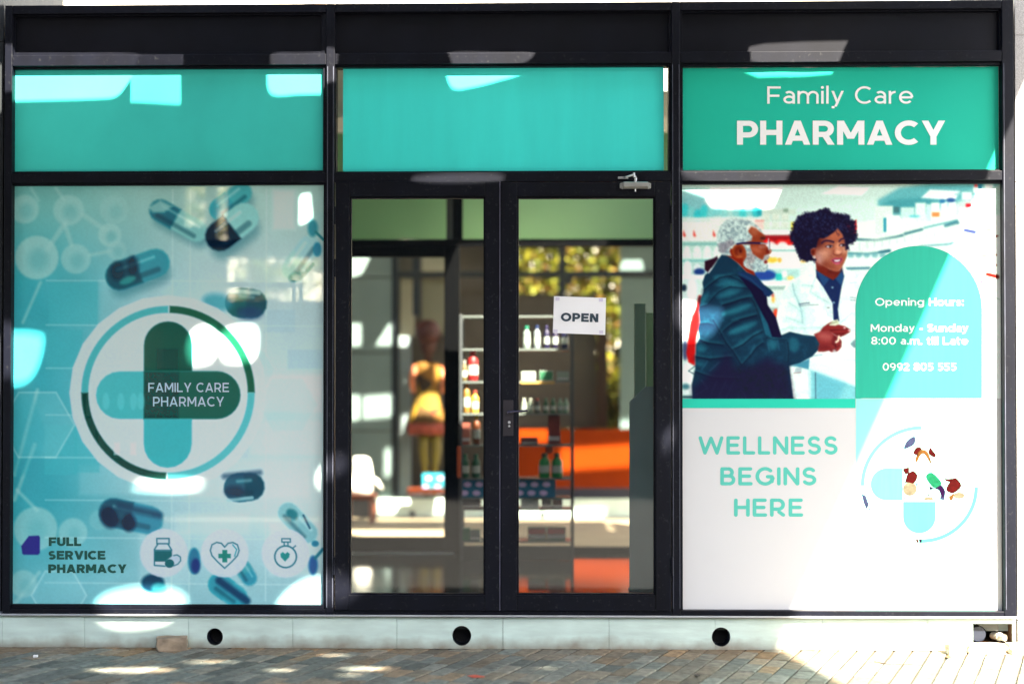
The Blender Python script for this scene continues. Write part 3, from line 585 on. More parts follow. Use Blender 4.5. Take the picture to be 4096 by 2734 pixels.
# ------------------------------------------------------------------ the printed window film, left bay
WX0, WY0, WX1, WY1 = 49, 741, 1296, 2418
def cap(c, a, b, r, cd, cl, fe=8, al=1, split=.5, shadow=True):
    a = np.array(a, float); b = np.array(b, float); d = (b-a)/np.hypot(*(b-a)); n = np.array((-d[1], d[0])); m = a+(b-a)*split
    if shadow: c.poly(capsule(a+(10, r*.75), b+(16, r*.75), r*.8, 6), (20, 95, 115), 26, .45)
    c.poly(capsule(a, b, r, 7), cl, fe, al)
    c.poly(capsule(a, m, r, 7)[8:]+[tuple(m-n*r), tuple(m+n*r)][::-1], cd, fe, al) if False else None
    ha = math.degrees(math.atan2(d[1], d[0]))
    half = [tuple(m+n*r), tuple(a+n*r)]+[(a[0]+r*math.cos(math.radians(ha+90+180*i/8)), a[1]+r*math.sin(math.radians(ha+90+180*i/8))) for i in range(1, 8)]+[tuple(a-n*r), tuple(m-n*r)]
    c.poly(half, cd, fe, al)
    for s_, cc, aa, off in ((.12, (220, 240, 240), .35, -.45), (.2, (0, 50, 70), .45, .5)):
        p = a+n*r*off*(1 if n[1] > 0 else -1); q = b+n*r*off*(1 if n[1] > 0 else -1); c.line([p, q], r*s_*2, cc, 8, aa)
def paint_film():
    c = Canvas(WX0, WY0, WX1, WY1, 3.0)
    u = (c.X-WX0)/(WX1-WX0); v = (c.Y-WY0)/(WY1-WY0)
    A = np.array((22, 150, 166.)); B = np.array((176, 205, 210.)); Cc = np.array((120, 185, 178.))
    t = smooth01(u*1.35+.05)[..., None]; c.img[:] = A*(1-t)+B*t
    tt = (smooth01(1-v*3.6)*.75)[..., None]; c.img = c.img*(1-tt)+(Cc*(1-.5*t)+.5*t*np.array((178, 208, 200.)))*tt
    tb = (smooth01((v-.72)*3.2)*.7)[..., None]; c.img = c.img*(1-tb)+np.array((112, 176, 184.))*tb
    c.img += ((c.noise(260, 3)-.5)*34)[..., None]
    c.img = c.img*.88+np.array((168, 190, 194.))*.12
    for x0, y0, x1, y1, al in ((905, 1500, 1290, 1650, .35), (1000, 1680, 1290, 1820, .25), (760, 1840, 1240, 1990, .22), (1080, 2090, 1290, 2300, .3), (700, 2050, 1000, 2140, .2), (400, 1120, 690, 1290, .15), (1090, 760, 1180, 920, .4), (560, 2120, 760, 2330, .18), (320, 1860, 560, 1980, .15)):  # pale haze of reflections and see-through views, painted into the film colour
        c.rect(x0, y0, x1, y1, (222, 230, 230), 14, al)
    # faint molecule drawing, upper left and lower left
    mol = (150, 200, 198)
    for L0, wd in (([(280, 860), (185, 1000)], 20), ([(258, 900), (285, 980)], 18), ([(330, 858), (420, 920)], 20), ([(360, 1020), (440, 1005)], 14), ([(120, 750), (150, 800)], 10), ([(220, 750), (255, 800)], 12), ([(160, 1130), (90, 1290)], 12), ([(60, 1900), (150, 1560)], 14), ([(70, 1960), (150, 2040)], 14), ([(60, 2420), (160, 2290)], 14), ([(140, 1780), (60, 2000)], 16)): c.line(L0, wd, mol, 8, .55)
    for cx, cy, r, al in ((95, 835, 58, .6), (272, 840, 62, .6), (455, 838, 58, .35), (145, 1030, 88, .75), (302, 1035, 60, .6), (438, 940, 47, .7), (465, 1000, 40, .4), (145, 2115, 88, .6), (295, 2130, 58, .55), (98, 2335, 55, .5), (400, 2080, 40, .25)):
        c.ell(cx, cy, r, r, mol, 8, 0, al); c.ell(cx+6, cy+8, r*.45, r*.5, (70, 160, 168), r*.3, 0, al*.6)
    c.poly([(60, 1560), (120, 1560), (190, 1740), (140, 1900), (60, 1900)], (20, 150, 166), 12, .3)
    # faint view of the shelves behind, painted into the film colour
    for x0, y0, x1, y1 in ((195, 1130, 320, 1300), (320, 1120, 390, 1300), (185, 1320, 330, 1480), (180, 1700, 310, 1900), (300, 1700, 400, 1890), (900, 1300, 1020, 1460), (1060, 1240, 1180, 1330), (1150, 1400, 1290, 1480)):
        c.rect(x0, y0, x1, y1, (60, 170, 180) if x0 < 500 else (150, 186, 198), 6, .55)
    for y in (1122, 1300, 1473, 1660, 1830, 2000, 2150, 2330): c.line([(185, y), (1290, y+6)], 6, (190, 220, 222), 5, .35)
    for x in (690, 1065, 760): c.line([(x, 760), (x, 2400)], 5, (200, 222, 222), 5, .35)
    for hx, hy, hr in ((150, 1700, 150), (1150, 1620, 120), (240, 2380, 110), (1010, 1480, 90)):
        c.poly([(hx+hr*math.cos(math.pi/3*k), hy+hr*math.sin(math.pi/3*k)) for k in range(6)], (150, 205, 208), 6, .22)
        H6 = [(hx+hr*math.cos(math.pi/3*k), hy+hr*math.sin(math.pi/3*k)) for k in range(7)]; c.line(H6, 7, (190, 222, 222), 5, .4)
    # capsules
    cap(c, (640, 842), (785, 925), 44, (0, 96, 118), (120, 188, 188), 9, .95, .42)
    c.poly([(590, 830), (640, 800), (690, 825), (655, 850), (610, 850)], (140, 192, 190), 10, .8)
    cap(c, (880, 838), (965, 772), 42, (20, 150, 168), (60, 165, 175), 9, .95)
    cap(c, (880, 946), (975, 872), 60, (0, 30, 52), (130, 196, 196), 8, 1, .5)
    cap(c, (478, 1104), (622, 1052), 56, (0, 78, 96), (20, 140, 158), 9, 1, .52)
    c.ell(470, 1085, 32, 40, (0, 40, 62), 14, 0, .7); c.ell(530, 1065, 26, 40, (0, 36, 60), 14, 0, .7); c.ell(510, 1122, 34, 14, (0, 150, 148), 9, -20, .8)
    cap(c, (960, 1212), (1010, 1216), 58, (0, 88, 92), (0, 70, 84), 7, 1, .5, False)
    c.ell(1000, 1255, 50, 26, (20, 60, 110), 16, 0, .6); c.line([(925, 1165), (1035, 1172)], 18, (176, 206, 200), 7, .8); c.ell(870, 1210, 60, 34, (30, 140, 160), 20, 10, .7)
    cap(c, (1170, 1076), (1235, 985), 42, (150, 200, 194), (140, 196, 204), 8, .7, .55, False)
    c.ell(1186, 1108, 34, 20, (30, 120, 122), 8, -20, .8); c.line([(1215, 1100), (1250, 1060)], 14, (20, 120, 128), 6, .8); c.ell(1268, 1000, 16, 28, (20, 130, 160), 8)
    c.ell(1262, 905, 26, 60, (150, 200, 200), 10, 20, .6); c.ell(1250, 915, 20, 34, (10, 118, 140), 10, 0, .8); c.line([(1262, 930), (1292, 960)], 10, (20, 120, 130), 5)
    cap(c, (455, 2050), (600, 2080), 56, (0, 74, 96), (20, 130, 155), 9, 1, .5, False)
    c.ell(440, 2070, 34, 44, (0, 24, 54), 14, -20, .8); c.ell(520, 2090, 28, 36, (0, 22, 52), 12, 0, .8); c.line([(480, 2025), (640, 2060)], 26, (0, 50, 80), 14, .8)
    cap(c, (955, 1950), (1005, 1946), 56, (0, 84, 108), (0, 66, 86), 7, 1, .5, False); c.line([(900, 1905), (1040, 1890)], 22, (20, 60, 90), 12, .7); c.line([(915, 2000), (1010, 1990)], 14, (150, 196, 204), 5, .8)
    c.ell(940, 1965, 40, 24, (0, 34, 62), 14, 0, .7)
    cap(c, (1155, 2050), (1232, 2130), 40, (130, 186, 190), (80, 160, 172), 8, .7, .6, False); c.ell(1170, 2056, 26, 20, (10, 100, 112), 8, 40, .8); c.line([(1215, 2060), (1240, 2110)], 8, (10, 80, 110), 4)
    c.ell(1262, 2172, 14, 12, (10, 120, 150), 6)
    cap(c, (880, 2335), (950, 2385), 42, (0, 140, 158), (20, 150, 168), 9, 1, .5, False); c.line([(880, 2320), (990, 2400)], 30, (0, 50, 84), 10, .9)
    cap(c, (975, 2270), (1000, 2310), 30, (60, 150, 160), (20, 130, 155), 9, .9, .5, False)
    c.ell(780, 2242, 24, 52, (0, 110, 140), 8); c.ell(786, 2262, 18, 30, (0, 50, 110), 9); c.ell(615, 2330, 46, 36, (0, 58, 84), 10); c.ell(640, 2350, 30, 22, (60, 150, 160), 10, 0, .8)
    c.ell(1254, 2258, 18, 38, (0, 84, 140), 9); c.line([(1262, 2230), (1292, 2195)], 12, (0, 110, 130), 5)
    # logo
    f = 5; cx, cy = 673, 1571
    c.ell(cx, cy, 395, 390, (190, 204, 214), f, 0, .93)
    seg = lambda a0, a1, ro, ri: arcpts(cx, cy, ro, ro, a0, a1, 20)+arcpts(cx, cy, ri, ri, a1, a0, 20)
    c.poly(seg(180, 270, 347, 319), (66, 168, 174), f); c.poly(seg(271, 360, 347, 319), (0, 84, 62), f); c.poly(seg(91, 180, 347, 319), (0, 66, 58), f); c.poly(seg(0, 90, 347, 319), (78, 176, 182), f)
    c.poly(capsule((673, 1383), (673, 1775), 96, 10), (52, 166, 174), f)
    c.poly(arcpts(673, 1383, 96, 96, 180, 360, 16)+[(769, 1500), (577, 1500)], (0, 76, 64), f); c.rect(626, 1395, 715, 1480, (0, 56, 54), 10, .5)
    c.poly(capsule((480, 1581), (866, 1581), 95, 10), (64, 172, 178), f); c.poly(arcpts(868, 1581, 95, 95, -90, 90, 14)+[(577, 1676), (577, 1486)], (0, 86, 74), f)
    c.rect(577, 1488, 718, 1676, (0, 62, 60), 5, .8); c.rect(577, 1676, 769, 1682, (56, 168, 174), 5)
    for i, x in enumerate((425, 485, 535, 565)): c.ell(x, 1606, 14, 34, (86, 190, 196), 6, 0, .7)
    for x in (470, 535): c.rect(x-12, 1770, x+12, 1820, (206, 216, 226), 6, .7)
    # sign-off emblem and icon discs
    c.poly([(92, 2214), (88, 2184), (118, 2144), (158, 2142), (163, 2150), (163, 2212), (156, 2219), (98, 2219)], (24, 34, 122), 3)
    for x in (659, 902, 1144): c.ell(x, 2211, 96, 97, (186, 198, 214), 5, 0, .95)
    col = (40, 112, 126); c.frame(550, 1850, .3762); fl = 2.5
    P = lambda pts, w_=16, cc=col: c.line(pts, w_, cc, fl)
    P([(215, 805), (345, 805), (345, 860), (215, 860), (215, 805)]); P([(225, 865), (190, 920), (190, 1090), (300, 1098)]); P([(335, 865), (368, 920), (370, 990)])
    c.rect(192, 935, 372, 1050, (14, 92, 98), fl); P([(190, 930), (372, 930)]); c.poly(capsule((350, 1070), (430, 1015), 48), (170, 190, 205), fl); c.ell(350, 1070, 50, 46, (6, 92, 98), fl)
    P([(395, 985), (430, 978), (465, 1000), (468, 1040), (440, 1075), (395, 1095)], 13)
    hp = [(935, 895), (900, 855), (850, 845), (800, 870), (783, 930), (800, 985), (860, 1050), (935, 1118), (1010, 1050), (1070, 985), (1088, 930), (1070, 870), (1020, 845), (970, 855), (935, 895)]
    P(hp, 15); P([(1020, 870), (1062, 920), (1040, 990)], 12, (20, 140, 150)); c.rect(910, 925, 962, 1055, (0, 120, 110), fl); c.rect(868, 965, 1000, 1012, (0, 120, 110), fl)
    P([(1540, 805), (1630, 805), (1630, 840), (1540, 840), (1540, 805)], 14); P([(1565, 845), (1565, 870)], 14); P([(1605, 845), (1605, 870)], 14); P([(1660, 900), (1685, 880)], 14)
    c.T = (550, 1850, .3762); P([(1580+115*math.cos(i*.3), 995+115*math.sin(i*.3)) for i in range(22)], 18); c.poly([(1575, 965), (1550, 945), (1525, 965), (1530, 1000), (1575, 1045), (1618, 1000), (1624, 965), (1600, 945)], (0, 128, 126), fl)
    c.frame()
    c.img *= (1+(c.noise(6, 1)-.5)*.03)[..., None]
    return c
# ------------------------------------------------------------------ more materials
M['plinth'] = mat('pale_stone_tile', alb((196, 216, 208)), rough=.6, noise=.17, nscale=9, bump=.3, bscale=30, stretch=(.5, 1, 2))
def plinth_dirt():
    m = M['plinth']; n = m.node_tree; P = n.nodes['Principled BSDF']; src = P.inputs['Base Color'].links[0].from_socket
    tc = n.nodes.new('ShaderNodeTexCoord'); sp = n.nodes.new('ShaderNodeSeparateXYZ'); n.links.new(tc.outputs['Object'], sp.inputs[0])
    nz = n.nodes.new('ShaderNodeTexNoise'); nz.inputs['Scale'].default_value = 9; nz.inputs['Detail'].default_value = 8; n.links.new(tc.outputs['Object'], nz.inputs['Vector'])
    ma = n.nodes.new('ShaderNodeMath'); ma.operation = 'MULTIPLY_ADD'; n.links.new(nz.outputs[0], ma.inputs[0]); ma.inputs[1].default_value = -.10; n.links.new(sp.outputs['Z'], ma.inputs[2])
    mr = n.nodes.new('ShaderNodeMapRange'); n.links.new(ma.outputs[0], mr.inputs[0]); mr.inputs[1].default_value = -.055; mr.inputs[2].default_value = .02; mr.inputs[3].default_value = .85; mr.inputs[4].default_value = 0
    mx = n.nodes.new('ShaderNodeMix'); mx.data_type = 'RGBA'; n.links.new(mr.outputs[0], mx.inputs[0]); n.links.new(src, mx.inputs[6]); mx.inputs[7].default_value = (.20, .15, .10, 1); n.links.new(mx.outputs[2], P.inputs['Base Color'])
plinth_dirt()
M['granite'] = mat('granite', (.40, .39, .38), rough=.6, noise=.45, nscale=160, bump=.1, bscale=120)
M['greywall'] = mat('shaded_grey_render', (.012, .015, .019), rough=.85, noise=.15, nscale=12, bump=.3, bscale=40)  # very dark colour stands in for shade on the wall and left pillar
M['cream'] = mat('cream_wall', (.80, .74, .60), rough=.85, noise=.05)
M['tealL'] = mat('teal_vinyl', (.050, .58, .52, 1), rough=.30, noise=.20, nscale=1.1, spec=.25, stretch=(1.2, 1, .8))
M['tealM'] = mat('turquoise_vinyl', (.055, .78, .72, 1), rough=.30, noise=.10, nscale=1.6, spec=.3, bump=.02, bscale=3, stretch=(3, 1, .4))
M['tealR'] = mat('green_vinyl', (.016, .46, .33, 1), rough=.45, noise=.07, nscale=1.5, spec=.1, bump=.12, bscale=5)
M['tealbar'] = mat('green_print', (.014, .55, .40, 1), rough=.4, noise=.05, nscale=3, spec=.3)
M['tealtext'] = mat('mint_print', (.10, .50, .42, 1), rough=.6, spec=.1)
M['mint'] = mat('pale_mint_print', alb((140, 236, 214)), rough=.4, noise=.06, nscale=1.2)
M['pale'] = mat('pale_turquoise_print', (.045, .46, .40, 1), rough=.45, noise=.08, nscale=9, stretch=(6, 1, .6), spec=.2)
M['paleg'] = mat('pale_green_print', (.034, .50, .30, 1), rough=.45, noise=.08, nscale=9, stretch=(6, 1, .6), spec=.2)
M['inkdark'] = mat('dark_ink', alb((44, 60, 74)), rough=.7)
M['inkgreen'] = mat('dark_green_ink', alb((0, 76, 66)), rough=.5)
M['inklilac'] = mat('pale_lilac_ink', alb((178, 198, 218)), rough=.5)
M['print'] = mat('printed_vinyl', (1, 1, 1), rough=.5, attr=True, spec=.08)
M['film'] = mat('printed_window_film', (1, 1, 1), rough=.16, attr=True, spec=.12, trans=.13)
M['inside'] = mat('inner_wall', (.16, .19, .19), rough=.8, noise=.05)
M['floor'] = mat('glossy_floor_tile', (.035, .042, .042), rough=.10, noise=.1, spec=.9, bump=.02, bscale=4)
M['green'] = mat('green_film_back', (.38, .66, .30), rough=.5, noise=.10, nscale=1.2, trans=0)
M['claypipe'] = mat('dark_pipe', (.012, .016, .03), rough=.4)
M['brick'] = mat('weathered_brick', (.30, .23, .16), rough=.9, noise=.5, nscale=14, bump=.6, bscale=45)
M['mortar'] = mat('pale_mortar', (.62, .56, .44), rough=.95, noise=.25, nscale=20, bump=.8, bscale=30)
def simple(name, c, **k):
    if name not in M: M[name] = mat(name, alb(c), **{**dict(rough=.5, noise=.05), **k})
    return M[name]
FZ = R(2048, 2447).z                       # shop floor level
TOPZ = (R(20, 27).z+R(4060, 9).z)/2
def q4(x0, x1, yt, yb, y=0.0):
    a, b, c, d = R(x0, yt[0], y), R(x1, yt[1], y), R(x1, yb[1], y), R(x0, yb[0], y)
    return (a.x+d.x)/2, (b.x+c.x)/2, (c.z+d.z)/2, (a.z+b.z)/2
# ------------------------------------------------------------------ ground
def paving():
    """diagonal courses of concrete paving bricks in front of the shop, each bevelled"""
    bm = bmesh.new(); lay = bm.loops.layers.float_color.new('Col')
    ang = math.radians(21.0); u = Vector((math.sin(ang), math.cos(ang), 0)); v = Vector((math.cos(ang), -math.sin(ang), 0))
    Wd, Ln, gap = .0905, .185, .0035; rr = random.Random(5)
    for i in range(-52, 58):
        off = rr.random()*Ln
        g_ = gap*rr.uniform(1.0, 1.7); gw = rr.uniform(.007, .012)
        for j in range(-16, 12):
            o = v*(i*Wd)+u*(j*Ln+off)+v*rr.uniform(-.0012, .0012)
            c = o+u*Ln/2+v*Wd/2
            if c.y > .10 or c.y < -1.9 or abs(c.x) > 4.2: continue
            h = rr.uniform(-.0015, .004); b = .0035
            base = rr.choice(((.205, .215, .185), (.225, .23, .195), (.185, .20, .175), (.25, .235, .19), (.145, .155, .135), (.23, .20, .15)))
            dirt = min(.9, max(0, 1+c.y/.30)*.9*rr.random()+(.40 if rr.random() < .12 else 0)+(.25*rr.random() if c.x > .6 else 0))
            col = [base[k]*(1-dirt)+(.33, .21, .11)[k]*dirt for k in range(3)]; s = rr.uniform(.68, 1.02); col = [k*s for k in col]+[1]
            t0, t1 = rr.uniform(-.001, .001), rr.uniform(-.001, .001)
            def ringv(ins, z): return [bm.verts.new(o+u*a+v*b_+Vector((0, 0, z+(t0 if a < Ln/2 else t1)))) for a, b_ in ((g_/2+ins, gw/2+ins), (Ln-g_/2-ins, gw/2+ins), (Ln-g_/2-ins, Wd-gw/2-ins), (g_/2+ins, Wd-gw/2-ins))]
            A = ringv(0, h-.012); B = ringv(0, h-b); Cc = ringv(b, h)
            fs = [bm.faces.new(Cc)]
            for P, Q in ((A, B), (B, Cc)):
                for k in range(4): fs.append(bm.faces.new((P[k], P[(k+1) % 4], Q[(k+1) % 4], Q[k])))
            for f_ in fs:
                for l in f_.loops: l[lay] = col
    m = mat('paving_brick', (1, 1, 1), rough=.8, attr=True, noise=.38, nscale=26, bump=.9, bscale=110, spec=.2)
    o = obj('paving', bm, m); tag(o, kind='structure')
    ms = mat('joint_sand', (.045, .036, .026), rough=.95, noise=.5, nscale=30, bump=.6, bscale=80)
    bm = bmesh.new(); vs = [bm.verts.new(p) for p in ((-60, -60, -.009), (60, -60, -.009), (60, 60, -.009), (-60, 60, -.009))]; bm.faces.new(vs)
    mg = mat('asphalt', (.05, .05, .05), rough=.85, noise=.3, nscale=3, bump=.3, bscale=25)
    tag(obj('ground', bm, mg), kind='structure')
    bm = bmesh.new(); box(bm, -4.6, 4.6, -1.95, .12, -.008, -.005); tag(obj('sand_bed', bm, ms), kind='structure')
paving()
# ------------------------------------------------------------------ the shop
shop = empty('pharmacy_shop', (0, 0, 0), 'glass fronted pharmacy in a black steel frame on a pale stone plinth', 'shop')
YF = -.035
bm = bmesh.new()
posts = [(14, 44), (1303, 1337), (2688, 2722), (4013, 4060)]
zt = q4(14, 4060, (27, 9), (60, 44)); zA = q4(14, 4060, (224, 211), (264, 258)); zB = q4(14, 4060, (696, 690), (734, 727)); zC = q4(14, 4060, (2420, 2448), (2453, 2477))
PX = []
for a, b in posts:
    X0, X1, Z0, Z1 = rectp(a, 20, b, 2460, YF); PX.append((X0, X1))
    box(bm, X0, X1, YF, .07, zC[2], zt[3])
for (l, r) in ((0, 1), (1, 2), (2, 3)):
    for z in (zt, zA, zB, zC):
        box(bm, PX[l][1]+.0005, PX[r][0]-.0005, YF+.002, .068, z[2], z[3])
obj('frame', bm, M['steel'], shop, .003)
openings = dict(fL=(62, 1288, (68, 66), (212, 210)), fM=(1340, 2674, (56, 54), (213, 209)), fR=(2728, 3992, (52, 50), (210, 207)),
    sL=(53, 1294, (278, 277), (688, 684)), sM=(1346, 2673, (272, 267), (688, 684)), sR=(2730, 3999, (269, 263), (683, 680)),
    wL=(50, 1295, (743, 741), (2412, 2418)), wR=(2729, 4009, (737, 737), (2436, 2443)))
OP = {k: q4(*v) for k, v in openings.items()}
bm = bmesh.new()
bay = {'L': (PX[0][1], PX[1][0]), 'M': (PX[1][1], PX[2][0]), 'R': (PX[2][1], PX[3][0])}
for k, (x0, x1, z0, z1) in OP.items():
    bx0, bx1 = bay[k[1]]; zz = {'f': (zA[3], zt[2]), 's': (zB[3], zA[2]), 'w': (zC[3], zB[2])}[k[0]]
    e = .0006
    for (a, b, c_, d) in ((bx0+e, x0, zz[0]+e, zz[1]-e), (x1, bx1-e, zz[0]+e, zz[1]-e), (x0+e, x1-e, z1, zz[1]-e), (x0+e, x1-e, zz[0]+e, z0)):
        if b-a > .001 and d-c_ > .001: box(bm, a, b, -.016, .05, c_, d)
obj('glazing_bead', bm, M['steel'], shop, .002)
for k in ('fL', 'fM', 'fR'):
    x0, x1, z0, z1 = OP[k]; boxo('fascia_panel', (x0-.01, x1+.01, .004, .02, z0-.008, z1+.008), M['fascia'], shop, 0)
# plinth, with drain holes and the open service recess at the right
pz1 = R(2048, 2463).z-.0; xl = R(-30, 2500).x; xr = R(4062, 2500).x
PH = [(860, 2544, 33), (1847, 2540, 38), (2884, 2545, 37)]
holes = []
for hx, hy, hr in PH:
    c0 = R(hx, hy); r0 = hr/F*7.5; holes.append([(c0.x+r0*math.cos(t), c0.z+r0*1.05*math.sin(t)) for t in [2*math.pi*k/28 for k in range(28)]])
nx0, nx1, nz0, nz1 = rectp(3890, 2492, 4051, 2578)
holes.append([(nx0, nz0), (nx1, nz0), (nx1, nz1), (nx0, nz1)])
bm = bmesh.new(); joints = [R(x, 2520).x for x in (-30, 10, 340, 756, 1172, 1588, 2012, 2436, 2860, 3290, 3710, 4062)]
for a, b in zip(joints, joints[1:]):
    quad = [(a+.001, .002), (b-.001, .002), (b-.001, pz1), (a+.001, pz1)]
    V, Fs = cdt([quad]+holes, lambda o: list(o) == [0], 1e-5)
    dy = rng.uniform(-.0012, .0012)
    plate(bm, V, Fs, lambda v: (v[0], -.006+dy, v[1]), (0, .02, 0))
pl = obj('plinth', bm, M['plinth'], shop)
bm = bmesh.new(); box(bm, xl, nx0-.03, .09, .12, .0, pz1); box(bm, nx0-.03, xr, .30, .33, 0, pz1); obj('plinth_core', bm, M['dark'], shop)
for (hx, hy, hr) in PH:
    c0 = R(hx, hy); r0 = hr/F*7.5; bm = bmesh.new()
    tube(bm, [(c0.x, .002, c0.z), (c0.x, .088, c0.z)], r0*.99, 28, cap=False)
    obj('drain_hole', bm, M['claypipe'], shop, smooth=True)
bm = bmesh.new(); box(bm, xl, xr, YF-.006, .05, pz1+.0008, pz1+.011); obj('sill_trim', bm, M['trim'], shop, .002)
# service recess: rusty edges, two pipes
bm = bmesh.new()
box(bm, nx0, nx1, .014, .28, nz1, nz1+.006); box(bm, nx1, nx1+.006, .014, .28, nz0, nz1); box(bm, nx0-.006, nx0, .014, .28, nz0, nz1); box(bm, nx0, nx1, .014, .28, nz0-.006, nz0)
rust = mat('rusty_lining', (.10, .045, .015), rough=.9, noise=.6, nscale=25, bump=.6, bscale=50)
rc = obj('service_recess', bm, rust, shop)
bm = bmesh.new(); c0 = R(3921, 2538); tube(bm, [(c0.x, .035, c0.z), (c0.x, .26, c0.z)], [.043, .043], 26, cap=False); tube(bm, [(c0.x, .034, c0.z), (c0.x, .26, c0.z)], [.039, .039], 26, cap=True)
obj('waste_pipe', bm, M['claypipe'], rc, smooth=False)
bm = bmesh.new(); c0 = R(4012, 2547); d_ = Vector((.03, -.10, .004)); p0 = Vector((c0.x-.022, .10, c0.z-.006))
tube(bm, [p0, p0+d_*.5, p0+d_*.5, p0+d_*.62, p0+d_*.62, p0+d_], [.019, .019, .022, .022, .018, .018], 18, cap=False)
tube(bm, [p0+d_*.62, p0+d_*1.0], [.012, .012], 18)
obj('pipe_fitting', bm, mat('white_plastic', (.62, .58, .5), rough=.5), rc, smooth=False)
# walls, floor, roof of the shop
SX0, SX1, YB = PX[0][0]+.01, PX[3][1]-.01, 2.9
ROOFZ = TOPZ-.02
boxo('side_wall', (SX0, SX0+.05, .07, YB, FZ-.1, ROOFZ-.13), M['inside'], shop, 0)
boxo('side_wall', (SX1-.05, SX1, .07, YB, FZ-.1, ROOFZ-.13), M['inside'], shop, 0)
boxo('shop_floor', (SX0+.05, SX1-.05, .068, YB, FZ-.1, FZ), M['floor'], shop, 0)
CANZ = CZ+2.62
def on_plane(P, z):                        # carry a lit point back along the sunlight to height z
    t = (z-P.z)/L.z; return P+L*t
# light patches on the front: photo outlines of what the openings let through
def F_(pts): return [R(x, y, YF if False else 0) for x, y in pts]
def Gp(pts): return [G(x, y) for x, y in pts]
front = []
front += [F_(smoothpoly([(-60, 226), (300, 222), (545, 232), (540, 290), (505, 350), (470, 388), (400, 400), (50, 410), (-60, 418)], 4))]
for i in range(15): front.append(F_([(528+i*13.3, 236), (536+i*13.3, 236), (536+i*13.3, 414+i*.7), (529+i*13.3, 412+i*.7)]))
front += [F_(smoothpoly([(1085, 232), (1200, 226), (1330, 228), (1338, 300), (1325, 372), (1200, 382), (1090, 382), (1072, 300)], 4)),
    F_(smoothpoly([(1790, 214), (1960, 208), (2120, 226), (2105, 285), (2010, 318), (1900, 345), (1825, 352), (1795, 300)], 4)),
    F_([(3000, 184), (3060, 172), (3220, 164), (3402, 160), (3350, 262), (3333, 300), (3200, 309), (3040, 312), (2985, 290), (2985, 230)]),
    F_([(2700, 700), (2760, 690), (3158, 690), (3094, 834), (2990, 838), (2860, 832), (2830, 790), (2720, 752)]),
    F_(smoothpoly([(1640, 738), (1800, 722), (1980, 726), (1990, 770), (1800, 782), (1650, 772)], 4)),
    F_(smoothpoly([(2694, 1215), (2770, 1212), (2850, 1228), (2895, 1240), (2880, 1300), (2850, 1345), (2790, 1362), (2695, 1345)], 4)),
    F_([(2628, 1775), (2672, 1728), (2676, 1790), (2640, 1868)]),
    F_(smoothpoly([(-70, 1330), (60, 1322), (150, 1330), (172, 1350), (160, 1440), (120, 1520), (40, 1545), (-70, 1540)], 4)),
    F_(smoothpoly([(765, 1330), (810, 1300), (862, 1318), (866, 1400), (845, 1448), (775, 1455), (752, 1400)], 4)),
    F_(smoothpoly([(882, 1330), (950, 1300), (1020, 1305), (1030, 1370), (1015, 1440), (930, 1450), (890, 1420)], 4)),
    F_(ellp(675, 1938, 150, 24)), F_(smoothpoly([(395, 2400), (470, 2366), (570, 2354), (680, 2364), (740, 2400), (730, 2440), (700, 2470), (640, 2498), (520, 2512), (430, 2495), (385, 2450)], 4)),
    F_(smoothpoly([(1128, 2400), (1165, 2360), (1225, 2325), (1296, 2318), (1370, 2340), (1430, 2378), (1400, 2425), (1330, 2450), (1120, 2450)], 4)),
    F_(smoothpoly([(1280, 1880), (1330, 1850), (1372, 1880), (1360, 1930), (1290, 1945)], 4)),
    F_([(1205, 775), (1240, 770), (1250, 880), (1205, 900)])]
front += [Gp(ellp(525, 2680, 175, 11)), Gp(ellp(1462, 2675, 92, 9)), Gp(ellp(845, 2647, 110, 5)), Gp(ellp(1120, 2680, 60, 6)), Gp(ellp(1340, 2620, 60, 4)), Gp(ellp(1400, 2700, 50, 5)), Gp(ellp(2190, 2672, 50, 3))]
front += [F_([(4380, -300), (4096, 351), (3951, 684)])+F_([(3836, 948), (3594, 1503), (3422, 1897), (3192, 2424), (3122, 2592)])+Gp([(3371, 2734), (3700, 2920), (4600, 3600), (9000, 3600)])+F_([(9000, 2500), (9000, -300)])]
YL = 6.5                                    # far shop front, across the lane
LZ = CZ-1.149                               # lane level
def Fl(pts, y=YL): return [R(x, y_, y) for x, y_ in pts]
def Lp(pts): return [G(x, y, LZ) for x, y in pts]
